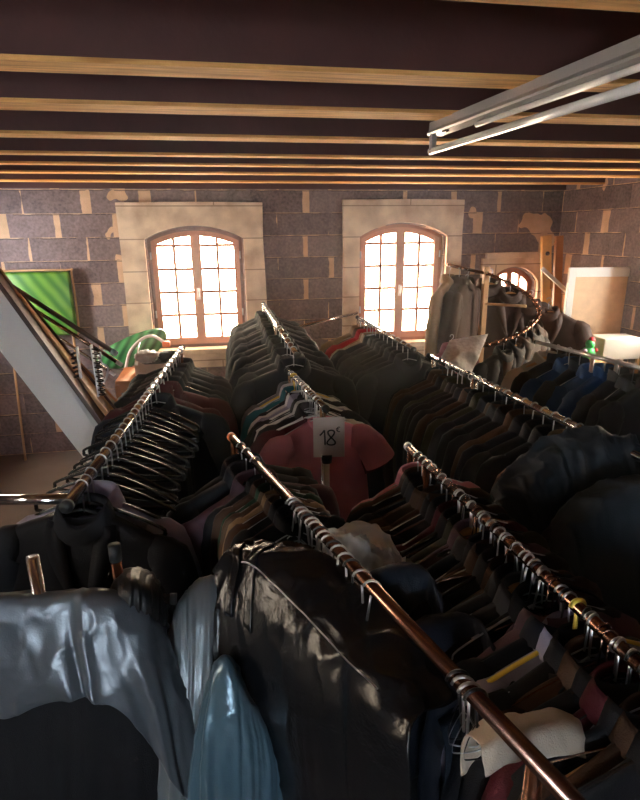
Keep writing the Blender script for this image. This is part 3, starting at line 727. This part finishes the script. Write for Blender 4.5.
# R4a / R4b right racks ------------------------------------------------------
R4a = ((.985, 3.9, 1.48), (1.03, 2.95, 1.46))
rack('chrome clothes rack in front of the right window, crosswise tube at its far end', *R4a, M['chrome'], .013, tcross=(False, False))
o = tubo('cross_tube', [(.50, 3.55, 1.50), (.97, 3.93, 1.52)], .010, M['chrome']); tag(o, 'thin chrome tube reaching left from the right window rack', 'tube')
it = [(.02, 'coat', 'tan', 'wood'), (.10, 'coat', 'brown', 'wood'), (.18, 'coat', 'red', 'wire'), (.25, 'coat', 'tan', 'wire'), (.31, 'coat', 'cream', 'wire'), (.38, 'coat', 'navy', 'wire'), (.46, 'coat', 'charcoal', 'wire'), (.54, 'blazer', 'charcoal', 'wood'),
      (.62, 'coat', 'dark grey', 'wire'), (.71, 'coat', 'black', 'wood'), (.80, 'coat', 'charcoal', 'wood'), (.9, 'coat', 'black', 'wire'), (.98, 'coat', 'dark grey', 'wire')]
fill_rack('the right window rack', *R4a, it, jitter=4, scale=1.04)
R4b = ((1.158, 2.90, 1.4), (1.255, 1.45, 1.4))
rack('long chrome clothes rack running along the right towards the camera', *R4b, M['chrome'], .014, tcross=(False, False))
it = seq(15, .05, .55, ['coat', 'blazer'], ['black', 'navy', 'charcoal', 'black', 'olive', 'dark brown', 'navy'], ['wire', 'darkwire', 'wood'], 12) + \
     [(.60, 'coat', 'brown', 'wire'), (.645, 'coat', 'navy', 'wire'), (.69, 'coat', 'black', 'wire'), (.735, 'blazer', 'charcoal', 'wire'), (.785, 'coat', 'tan', 'wire', 3), (.83, 'blazer', 'dark brown', 'wood'), (.87, 'coat', 'tan', 'wood', 4), (.91, 'coat', 'navy', 'plastic')]
fill_rack('the long right rack', *R4b, it, jitter=3, scale=1.04)
# R6 denim rack at the right edge ---------------------------------------------
R6 = ((1.97, 3.15, 1.4), (2.12, 2.3, 1.4))
rack('short rack of blue denim at the right edge', *R6, M['steel'], .012, tcross=(False, False), posts=(.4, .3))
fill_rack('the denim rack', *R6, [(.05, 'shirt', 'cream', 'wood'), (.15, 'jacket', 'black', 'wire'), (.26, 'shirt', 'blue denim', 'wire'), (.36, 'jacket', 'dark denim', 'wire'), (.47, 'shirt', 'blue denim', 'wire'), (.57, 'jacket', 'blue denim', 'wire'), (.68, 'jacket', 'black', 'wire'), (.78, 'shirt', 'charcoal', 'wire'), (.88, 'jacket', 'black', 'wire')], jitter=12, scale=1.05)

# R7 bronze rack ----------------------------------------------------------------
R7 = ((.015, 1.85, 1.4), (.385, .50, 1.4))
rack('bronze tube clothes rack running diagonally down the centre towards the camera', *R7, M['bronze'], .0135, cap=M['orangep'], over_a=.0, posts=(.02, .02))
it = [(.07, 'coat', 'black', 'wood', 4), (.11, 'coat', 'charcoal', 'wire', 4), (.17, 'coat', 'mauve', 'wood', 6, 1.08), (.215, 'blazer', 'black', 'wire', 0, .72), (.24, 'blazer', 'dark brown', 'wire', 0, .62), (.265, 'shirt', 'dark green', 'wire', 0, .62), (.285, 'shirt', 'brown', 'wire', 0, .6), (.305, 'shirt', 'tan', 'coppery', -4, .6),
      (.325, 'shirt', 'dark brown', 'wire', 0, .6), (.35, 'shirt', 'black', 'wire', 0, .6), (.375, 'shirt', 'black', 'coppery', 0, .6)]
fill_rack('the bronze rail', *R7, it, jitter=3, scale=.97)
for i in range(21):
    t_ = [.39, .40, .415, .43, .445, .46, .475, .49, .51, .525, .54, .56, .575, .60, .62, .65, .68, .87, .88, .89, .90][i]
    h = copy_tree(HANG[['wire', 'wire', 'darkwire'][i % 3]]); h.location = Vector(R7[0]).lerp(Vector(R7[1]), t_) + Vector((0, 0, -.004)); h.rotation_euler = (0, radians(R.uniform(-8, 8)), radians(-12+R.uniform(-9, 9)))
    h.scale = (1.1, 1.4, 1.1)
    for ch in h.children:
        if ch.name.startswith('shoulder_bar'): ch.scale = (.42, .5, 1) if i < 17 else (.1, .5, .6)
    tag(h, '%s hanger on the near half of the bronze rail, %s from its middle' % (['bright steel wire', 'steel wire', 'dark wire'][i % 3], ORD[i]), 'hanger', 'hangers on the near half of the bronze rail')
# R8 ------------------------------------------------------------------------------
R8 = ((.585, 1.62, 1.4), (.645, .50, 1.4))
rack('bronze clothes rack crowded with hangers at the right foreground', *R8, M['bronze'], .0125, cap=M['steel'], over_a=.02)
cols = ['pink', 'dark brown', 'black', 'charcoal', 'brown', 'dark brown', 'black', 'black', 'maroon', 'black', 'olive', 'mauve', 'black', 'charcoal', 'dark brown', 'black', 'dark brown', 'black', 'dark grey', 'black', 'mauve', 'navy', 'lavender', 'black', 'dark brown', 'black', 'maroon', 'charcoal', 'dark brown', 'black']
hks = ['wire', 'wire', 'plastic', 'wood', 'wire', 'coppery', 'darkwire']
rr = random.Random(3)
it = [(.05+.9*i/29, rr.choice(['shirt', 'shirt', 'blazer', 'shirt']), c, 'yellow' if i == 22 else rr.choice(hks), rr.uniform(-5, 5)) for i, c in enumerate(cols)]
fill_rack('the near right rack', *R8, it, jitter=3, scale=.9)
for i in range(24):
    h = copy_tree(HANG[['wire', 'darkwire', 'wire', 'coppery', 'plastic'][i % 5]]); h.location = Vector(R8[0]).lerp(Vector(R8[1]), .3+.66*(i+R.random()*.6)/24) + Vector((0, 0, -.002)); h.rotation_euler = (0, radians(R.uniform(-10, 10)), radians(R.uniform(-22, 22)))
    h.scale = (.85, 1.1, 1.05)
    tag(h, 'spare %s hanger squeezed onto the near right rack, %s from its middle' % (['steel wire', 'dark wire', 'thin steel', 'coppery wire', 'black plastic'][i % 5], ORD[i]), 'hanger', 'spare hangers on the near right rack')

# R9 near-left leather --------------------------------------------------------------
R9 = ((-.60, 1.20, 1.285), (-.275, 1.20, 1.25))
rack('low bronze rack with capped post, under the grey satin jackets at bottom left', *R9, M['bronze'], .012, over_a=.0, over_b=.12, posts=(.02, .0))
o = tubo('rack_post', [(-.262, 1.22, .03), (-.272, 1.205, 1.36)], .0125, M['bronze']); tag(o, 'upright bronze post with a black cap rising behind the dark satin jacket', 'post')
tubo('end_cap', [(-.272, 1.205, 1.355), (-.272, 1.205, 1.395)], .0145, M['rubber'], o)
gl = 'satin and leather jackets in the foreground'
sheet_things(gl)

# polythene bag on bronze rack
def poly_bag():
    bm = bmesh.new(); n = 30; rows = []
    for i in range(n+1):
        for_row = []
        for j in range(n+1):
            u = i/n*2-1; v = j/n*2-1
            x = u*.12; y = v*.06; z = -.04*u*u-.05*v*v - .05*max(0, -v)
            p = Vector((x*14, y*14, 3))
            z += (ridge3(p)-.3)*.035 + (ridge3(p*2.1)-.3)*.015
            for_row.append(bm.verts.new((x, y, z)))
        rows.append(for_row)
    for a, b in zip(rows, rows[1:]):
        for k in range(n): bm.faces.new((a[k], a[k+1], b[k+1], b[k]))
    o = obj('plastic_bag', bm_me(bm), M['poly']); o.location = atz(366, 548, 1.335); o.rotation_euler = (radians(16), radians(16), radians(-30))
    tag(o, 'crumpled clear polythene bag covering white clothes right of the bronze rail', 'plastic bag')
poly_bag()

# R5 curved rack at the back right ---------------------------------------------------
def curved_rack():
    root = empty('curved_clothes_rack', (2.15, 4.35, 0), 0, 'curved rail rack with pale wooden post in front of the small window', 'clothes rack')
    off = Vector((-2.15, -4.35, 0))
    def tb(name, pts, r, m, n=10): return tubo(name, [Vector(p)+off for p in pts], r, m, root, n)
    bm = bmesh.new(); box(bm, -.022, .022, -.022, .022, 0.02, 1.80, .004); obj('post', bm_me(bm), M['palewood'], root, smooth=False)
    tb('rail', [(1.84, 4.42, 1.815), (2.15, 4.35, 1.745)], .013, M['bronze'])
    arc = spline([(2.15, 4.33, 1.745), (2.32, 4.22, 1.66), (2.42, 4.08, 1.56), (2.38, 3.90, 1.46), (2.20, 3.75, 1.38), (1.98, 3.65, 1.33), (1.72, 3.58, 1.30)], 8)
    tb('curved_rail', arc, .013, M['bronze'])
    tb('brace', [(2.15, 4.34, 1.50), (2.40, 4.12, 1.50)], .011, M['palewood'])
    bm = bmesh.new(); box(bm, -.3, .3, -.03, .03, 0, .04); obj('foot', bm_me(bm), M['palewood'], root, smooth=False)
    for k, p in enumerate(arc[::2]):
        q = p+off; nx = arc[min(arc.index(p)+1, len(arc)-1)]-p
        if nx.length < 1e-5: continue
        nx.normalize(); tubo('notch_ring', [q-nx*.006, q+nx*.006], .019, M['bronze'], root, 10)
    return arc
arc = curved_rack()
w = 'the curved rack'
for i, (x, y, z, rz, k, c, sc) in enumerate([(1.86, 4.41, 1.79, 48, 'coat', 'tan', 1.15), (1.94, 4.40, 1.78, 50, 'coat', 'dark brown', 1.12), (2.01, 4.385, 1.77, 48, 'coat', 'dark brown', 1.12), (2.10, 4.60, 1.70, 25, 'coat', 'brown', 1.2),
        (2.34, 4.66, 1.74, -5, 'coat', 'dark brown', 1.35), (2.50, 4.58, 1.66, -12, 'coat', 'dark brown', 1.3), (2.66, 4.52, 1.56, -20, 'coat', 'dark brown', 1.25), (2.80, 4.45, 1.50, -30, 'coat', 'dark brown', 1.2), (2.38, 3.92, 1.46, 45, 'coat', 'dark brown', 1.0),
        (2.30, 3.83, 1.42, 35, 'coat', 'black', 1.0), (2.21, 3.76, 1.385, 30, 'coat', 'dark brown', 1.0), (2.10, 3.70, 1.355, 25, 'coat', 'black', 1.0), (1.98, 3.65, 1.33, 20, 'coat', 'black', 1.0)]):
    hang(k, c, 'wood' if i % 3 else 'wire', (x, y, z), radians(rz), '%s coat, %s from the left end of the curved back right rack' % (c, ORD[i]), 'hanger, %s from the left end of the curved back right rack' % ORD[i], 'coats on the curved rack', 'hangers on the curved rack', sc)
hang('shirt', 'dusky pink', 'wood', (1.56, 3.60, 1.38), radians(20), 'dusky pink blouse hanging left of the patterned scarf under the curved rack', 'wooden hanger holding the dusky pink blouse by the curved rack', 'coats on the curved rack', 'hangers on the curved rack', 1.0)
def drape(name, pts_grid, m, label, cat, thick=.006, wr=.02):
    bm = bmesh.new(); rows = []
    n = len(pts_grid); k = len(pts_grid[0]); U = 24
    def ev(u, v):
        gu = u*(n-1); i = min(int(gu), n-2); fu = gu-i; gv = v*(k-1); j = min(int(gv), k-2); fv = gv-j
        a = Vector(pts_grid[i][j]).lerp(Vector(pts_grid[i+1][j]), fu); b = Vector(pts_grid[i][j+1]).lerp(Vector(pts_grid[i+1][j+1]), fu)
        return a.lerp(b, fv)
    for i in range(U+1):
        rows.append([])
        for j in range(U+1):
            p = ev(i/U, j/U); p += Vector((0, -1, .4))*(noise.noise(p*9)*wr)
            rows[-1].append(bm.verts.new(p))
    for a, b in zip(rows, rows[1:]):
        for j in range(U): bm.faces.new((a[j], a[j+1], b[j+1], b[j]))
    shell(bm, thick)
    o = obj(name, bm_me(bm), m); return tag(o, label, cat)
drape('scarf', [[at(441, 357, 3.3), at(446, 365, 3.22), at(455, 372, 3.2)], [at(450, 340, 3.42), at(462, 352, 3.3), at(466, 372, 3.22)], [at(488, 334, 3.5), at(481, 352, 3.36), at(472, 373, 3.25)]], M['pebbleprint'], 'pale patterned scarf draped below the curved rail', 'scarf')

# ------------------------------------------------------------------ left clutter
def green_panel():
    root = empty('folding_panel', (-1.62, 5.52, 1.18), 0, 'green striped padded panel with rounded corners leaning on the left block wall', 'panel')
    bm = bmesh.new(); box(bm, -.35, .30, -.03, .03, 0, .58, .028); o = obj('cushion', bm_me(bm), M['green'], root)
    tubo('rim', spline([(-.35, .03, .59), (.26, .03, .59), (.305, .03, .55), (.305, .03, .05), (.26, .03, .0)], 5), .009, M['palewood'], root)
    for x in (-.3, .25): tubo('leg', [(x, .03, .02), (x, -.12, -1.17)], .011, M['palewood'], root)
green_panel_legs = True
green_panel()
def leaf_cushion():
    root = empty('lounger_cushion', (-.80, 5.25, 1.06), radians(0), 'leaf-print green cushion on a white tube lounger beneath the left window', 'cushion')
    bm = bmesh.new(); bmesh.ops.create_uvsphere(bm, u_segments=28, v_segments=16, radius=1)
    for v in bm.verts: v.co = Vector((v.co.x*.34, v.co.y*.06, v.co.z*.13+.03*math.copysign(abs(v.co.x)**2, 1)))
    bmesh.ops.rotate(bm, verts=bm.verts, matrix=Matrix.Rotation(radians(-22), 3, 'Y'))
    obj('cushion', bm_me(bm), M['leaf'], root)
    tubo('arm_tube', spline([(-.08, -.1, -.2), (-.02, -.1, .0), (.10, -.1, .12), (.2, -.1, .14), (.29, -.1, .08)], 6), .014, M['whiteplastic'], root)
    bm = bmesh.new(); box(bm, .27, .34, -.13, -.07, .04, .09, .012); obj('arm_pad', bm_me(bm), M['orangep'], root)
    for x in (-.3, .3): tubo('leg', [(x, -.02, -.02), (x, .05, -1.05)], .014, M['whiteplastic'], root)
leaf_cushion()
def wooden_stand():
    root = empty('wooden_table', (-.58, 4.45, 0), 0, 'orange-brown wooden table with slim legs heaped with clothes, left of the racks', 'table')
    bm = bmesh.new(); box(bm, -.22, .30, -.22, .25, 1.0, 1.03, .004); obj('tabletop', bm_me(bm), M['orangewood'], root, smooth=False)
    bm = bmesh.new()
    for q in ((-.2, .28, -.215, -.195), (-.2, .28, .225, .245)): box(bm, q[0], q[1], q[2], q[3], .94, 1.0)
    for q in ((-.215, -.195), (.275, .295)): box(bm, q[0], q[1], -.2, .24, .94, 1.0)
    obj('apron', bm_me(bm), M['orangewood'], root, smooth=False)
    for x, y in ((-.205, -.205), (.285, -.205), (-.205, .235), (.285, .235)):
        bm = bmesh.new(); box(bm, x-.018, x+.018, y-.018, y+.018, 0, 1.0, .003); obj('leg', bm_me(bm), M['orangewood'], root, smooth=False)
    for z in (.3, .62): bxo('stretcher', (-.205, .285, -.21, -.195, z, z+.03), M['orangewood'], root)
    b = empty('cardboard_box', (-.52, 4.45, 1.03), radians(4), 'open pale box on the wooden table, its flap raised', 'box')
    bm = bmesh.new()
    for q in ((-.15, .22, -.14, -.136, 0, .10), (-.15, .22, .136, .14, 0, .10), (-.15, -.146, -.14, .14, 0, .10), (.216, .22, -.14, .14, 0, .10), (-.15, .22, -.14, .14, 0, .004)): box(bm, *q)
    obj('carton', bm_me(bm), M['board'], b, smooth=False)
    bm = bmesh.new(); box(bm, -.003, .003, -.14, .14, 0, .13, mtx=Matrix.Translation((-.15, 0, .10)) @ Matrix.Rotation(radians(18), 4, 'Y')); obj('flap', bm_me(bm), M['board'], b, smooth=False)
    for i, (c, x, y) in enumerate([('grey', .0, -.05), ('charcoal', .1, .04), ('white', -.06, .06), ('dark grey', .12, -.07), ('white', -.05, -.08)]):
        bm = bmesh.new(); bmesh.ops.create_icosphere(bm, subdivisions=4, radius=1)
        for v in bm.verts:
            k = 1+.35*(ridge3(v.co*2.2+Vector((i*4, 0, 0)))-.3); v.co = Vector((v.co.x*.085*k, v.co.y*.07*k, v.co.z*.045*k))
        o = obj('folded_garment', bm_me(bm), CL[c]); o.location = (-.52+x, 4.45+y, 1.13+.012*i)
        tag(o, 'bundled %s garment in the pale box on the wooden table' % c, 'garment', 'bundled garments in the box')
wooden_stand()
def leaning_boards():
    for i, (q, Y, lab, m) in enumerate([([(-10, 268), (108, 432), (88, 446), (-10, 338)], 2.60, 'broad white board leaning steeply at the left picture edge', 'board'),
            ([(-10, 256), (116, 428), (108, 434), (-10, 268)], 2.66, 'dark brown narrow board leaning above the broad white board', 'brownpaint'),
            ([(20, 292), (124, 420), (116, 428), (20, 302)], 2.74, 'pale narrow board leaning above the dark brown one', 'palewood'),
            ([(40, 322), (128, 414), (122, 420), (40, 330)], 2.86, 'pinkish white frame board, hindmost of the leaning stack at left', 'whitepaint')]):
        top = [at(q[0][0], q[0][1], Y+.25), at(q[1][0], q[1][1], Y)]; bot = [at(q[3][0], q[3][1], Y+.12), at(q[2][0], q[2][1], Y-.08)]
        # boards stand on the floor: run the lower edge on down in the same plane
        nrm = (top[1]-top[0]).cross(bot[0]-top[0]).normalized()
        d_ = (top[1]-top[0]).normalized(); lo = [top[1], top[1]+d_*((top[1].z-.02)/max(-d_.z, .2))]
        P4 = [top[0], lo[1], lo[1]+(bot[1]-top[1]), bot[0]+(bot[1]-bot[0])*0]
        root = empty('leaning_board', (P4[1].x, P4[1].y, 0), 0, lab, 'board'); off = Vector((-P4[1].x, -P4[1].y, 0))
        bm = bmesh.new(); a = [bm.verts.new(p+off) for p in P4]; b = [bm.verts.new(p+off+nrm*.02) for p in P4]
        bm.faces.new(a); bm.faces.new(b[::-1])
        for k in range(4): bm.faces.new((a[k], a[(k+1) % 4], b[(k+1) % 4], b[k]))
        obj('panel', bm_me(bm), M[m], root, smooth=False)
        bm = bmesh.new(); tube(bm, [P4[0]+off, P4[1]+off], .008, 6); obj('edge_strip', bm_me(bm), M['palewood' if i != 2 else 'brownpaint'], root)
    for i, (q, m, r) in enumerate([([(30, 307), (117, 362)], 'bronze', .010), ([(30, 318), (110, 372)], 'chrome', .008), ([(30, 298), (112, 351)], 'brownpaint', .013)]):
        root = empty('leaning_pole', (0, 0, 0), 0, ['bronze pole slanting down over the leaning boards', 'chrome pole slanting beside the bronze one at left', 'dark brown pole, hindmost of the slanting poles at left'][i], 'pole')
        a = at(*q[0], 3.2+.05*i); b = at(*q[1], 3.0+.05*i)
        tubo('shaft', [a+(a-b)*.5, b], r, M[m], root); tubo('end_cap', [b, b+(b-a).normalized()*.03], r*1.15, M['whiteplastic'], root)
leaning_boards()
def hook_strip(pa, pb, Y, label):
    a = at(*pa, Y); b = at(*pb, Y); L_ = (a-b).length
    root = empty('hook_strip', b, 0, label, 'hook strip'); root.rotation_euler = (a-b).to_track_quat('Z', 'Y').to_euler()
    bm = bmesh.new(); box(bm, -.013, .013, -.004, .004, 0, L_, .001); obj('back_bar', bm_me(bm), M['whiteplastic'], root, smooth=False)
    n = int(L_/.021)
    for k in range(n):
        z = .012+k*.021
        for sg in (1,): tubo('hook', [(-.016, sg*.004, z), (-.020, sg*.02, z-.004), (0, sg*.03, z-.006), (.020, sg*.02, z-.004), (.016, sg*.004, z)], .0034, M['blackplastic'], root, 6)
hook_strip((77, 347), (81, 378), 2.6, 'short toothed hook strip, left one of the pair by the leaning boards')
hook_strip((91, 345), (99, 396), 2.6, 'long toothed hook strip, right one of the pair by the leaning boards')
o = tubo('bent_wire_bracket', spline([at(100, 352, 2.7), at(101, 362, 2.7), at(108, 368, 2.7), at(106, 378, 2.7), at(100, 388, 2.7)], 6), .005, M['steel']); tag(o, 'bent grey wire bracket right of the toothed hook strips', 'bracket')

# ------------------------------------------------------------------ right clutter
def right_clutter():
    for i, (xa, za, xb, wd, m, lab) in enumerate([(3.20, 2.04, 3.40, .10, 'plank', 'pale yellow plank leaning in the right corner, a dark knot near its top'), (3.33, 2.03, 3.47, .08, 'orangewood', 'orange-brown plank leaning just right of the yellow one')]):
        root = empty('leaning_plank', (xb, 5.2, 0), 0, lab, 'plank')
        ang = math.atan2(xa-xb, za-1.1)*.55
        bm = bmesh.new(); box(bm, -wd/2, wd/2, -.018, .018, 0, za, .004, mtx=Matrix.Rotation(ang, 4, 'Y')); obj('plank', bm_me(bm), M[m], root, smooth=False)
        if i == 0:
            p = Matrix.Rotation(ang, 4, 'Y') @ Vector((0, -.02, za-.17)); tubo('knot', [p, p+Vector((0, -.012, 0))], .02, M['brownpaint'], root)
            bm = bmesh.new(); box(bm, .03, .065, -.02, .02, za-.52, za-.36, .003, mtx=Matrix.Rotation(ang, 4, 'Y')); obj('cleat', bm_me(bm), M['orangewood'], root, smooth=False)
    # white door standing at the right edge
    root = empty('door_panel', (3.22, 4.55, 0), radians(-10), 'white panelled door standing loose at the right picture edge', 'door panel')
    bm = bmesh.new()
    for q in ((-.18, -.12, 0, 1.76), (.40, .46, 0, 1.76), (-.12, .40, 1.68, 1.76), (-.12, .40, 1.1, 1.16), (-.12, .40, 0, .1)): box(bm, q[0], q[1], -.02, .02, q[2], q[3], .003)
    obj('door_frame', bm_me(bm), M['whitepaint'], root, smooth=False)
    bxo('inset_panel', (-.12, .40, -.006, .006, .1, 1.68), M['palewood'], root)
    root = empty('storage_box', (3.30, 4.25, 0), radians(-6), 'white storage box on a narrow stand in front of the loose door', 'box')
    bm = bmesh.new(); box(bm, -.13, .2, -.12, .12, 1.02, 1.20, .008); obj('container', bm_me(bm), M['whitepaint'], root, smooth=False)
    for x in (-.12, .19):
        for y in (-.11, .11): bxo('leg', (x-.012, x+.012, y-.012, y+.012, 0, 1.02), M['palewood'], root)
    # slanted white brace
    o = bxo('white_slat', (-.016, .016, -.012, .012, 0, .40), M['whitepaint'], mtx=Matrix.Rotation(radians(-52), 4, 'Y')); o.location = (3.20, 4.75, 1.50); tag(o, 'short white slat slanting against the loose door', 'slat')
    t = empty('soft_toy', (3.06, 4.20, 1.02), 0, 'small green and red stuffed toy left of the white storage box', 'toy')
    for nm, c, r, m in (('body', (0, 0, .06), .055, 'toygreen'), ('head', (.0, -.01, .135), .038, 'toygreen'), ('cap', (.01, -.01, .165), .028, 'toyred'), ('arm', (-.05, -.02, .08), .02, 'whiteplastic'), ('arm', (.05, -.02, .08), .02, 'toyred')):
        bm = bmesh.new(); bmesh.ops.create_uvsphere(bm, u_segments=16, v_segments=10, radius=r)
        for v in bm.verts: v.co = v.co*(1+.1*noise.noise(v.co*30))+Vector(c)
        obj(nm, bm_me(bm), M[m], t)
    s = empty('side_table', (3.06, 4.20, 0), 0, 'small pale stool under the green toy', 'table')
    bm = bmesh.new(); box(bm, -.12, .10, -.1, .1, .99, 1.02, .004); obj('tabletop', bm_me(bm), M['palewood'], s, smooth=False)
    for x in (-.1, .08):
        for y in (-.08, .08): bxo('leg', (x-.012, x+.012, y-.012, y+.012, 0, .99), M['palewood'], s)
right_clutter()

# remove the prototypes
def kill(o):
    for c in list(o.children): kill(c)
    bpy.data.objects.remove(o)
for r_ in PROTOROOTS: kill(r_)

# ------------------------------------------------------------------ light
wd = bpy.data.worlds.new('sky'); bpy.context.scene.world = wd; wd.use_nodes = True
bg = wd.node_tree.nodes['Background']; bg.inputs['Strength'].default_value = 45
_n = wd.node_tree.nodes; _l = wd.node_tree.links
_tc = _n.new('ShaderNodeTexCoord'); _sx = _n.new('ShaderNodeSeparateXYZ'); _l.new(_tc.outputs['Generated'], _sx.inputs[0])
_ad = _n.new('ShaderNodeMath'); _ad.operation = 'MULTIPLY_ADD'; _ad.inputs[1].default_value = .5; _ad.inputs[2].default_value = .5
_s2 = _n.new('ShaderNodeMath'); _s2.operation = 'ADD'; _s2.inputs[0].default_value = .1; _l.new(_sx.outputs['Y'], _s2.inputs[1])
_l.new(_s2.outputs[0], _ad.inputs[0])
_r = _n.new('ShaderNodeValToRGB'); _e = _r.color_ramp.elements; _e[0].position = .2; _e[0].color = (.78, .90, 1, 1); _e[1].position = .5; _e[1].color = (1, .80, .58, 1)
_l.new(_ad.outputs[0], _r.inputs[0]); _l.new(_r.outputs[0], bg.inputs['Color'])
def sunlamp(e, rx, rz, col, ang):
    l = bpy.data.lights.new('sun', 'SUN'); l.energy = e; l.angle = radians(ang); l.color = col
    o = bpy.data.objects.new('sun', l); C.objects.link(o); o.rotation_euler = (radians(rx), 0, radians(rz)); return o
sunlamp(16, -62, -8, (1, .86, .66), 3)
def area(name, loc, rot, sx, sy, power, col):
    l = bpy.data.lights.new(name, 'AREA'); l.shape = 'RECTANGLE'; l.size = sx; l.size_y = sy; l.energy = power; l.color = col
    o = bpy.data.objects.new(name, l); C.objects.link(o); o.location = loc; o.rotation_euler = rot
    return o

# ------------------------------------------------------------------ camera
sc = bpy.context.scene
cd = bpy.data.cameras.new('cam'); cam = bpy.data.objects.new('camera', cd); C.objects.link(cam); sc.camera = cam
cd.sensor_fit = 'VERTICAL'; cd.sensor_height = 24; cd.lens = 560/800*24; cd.clip_start = .02
P_, Y_, Ro = radians(16.7), radians(10), radians(.55)
fwd = Vector((sin(Y_)*cos(P_), cos(Y_)*cos(P_), -sin(P_))); rt = Vector((cos(Y_), -sin(Y_), 0)); up = rt.cross(fwd)
rt2 = rt*cos(Ro) - up*sin(Ro); up2 = rt*sin(Ro) + up*cos(Ro)
mw = Matrix((rt2, up2, -fwd)).transposed().to_4x4(); mw.translation = EYE
cam.matrix_world = mw
sc.view_settings.view_transform = 'Standard'; sc.view_settings.look = 'None'; sc.view_settings.gamma = 1; sc.view_settings.use_curve_mapping = False
sc.view_settings.exposure = -0.1
sc.cycles.use_denoising = True
sc.cycles.max_bounces = 8
vm = bpy.data.materials.new('dusty_air'); vm.use_nodes = True; vm.node_tree.nodes.clear()
_o = vm.node_tree.nodes.new('ShaderNodeOutputMaterial'); _v = vm.node_tree.nodes.new('ShaderNodeVolumeScatter'); _v.inputs['Density'].default_value = .0055; _v.inputs['Anisotropy'].default_value = .88
vm.node_tree.links.new(_v.outputs[0], _o.inputs['Volume'])
tag(bxo('dusty_air', (XL, XR, YB, WY+.02, .0, 2.66), vm), 'thin dusty haze filling the attic room', 'haze', kind='stuff')
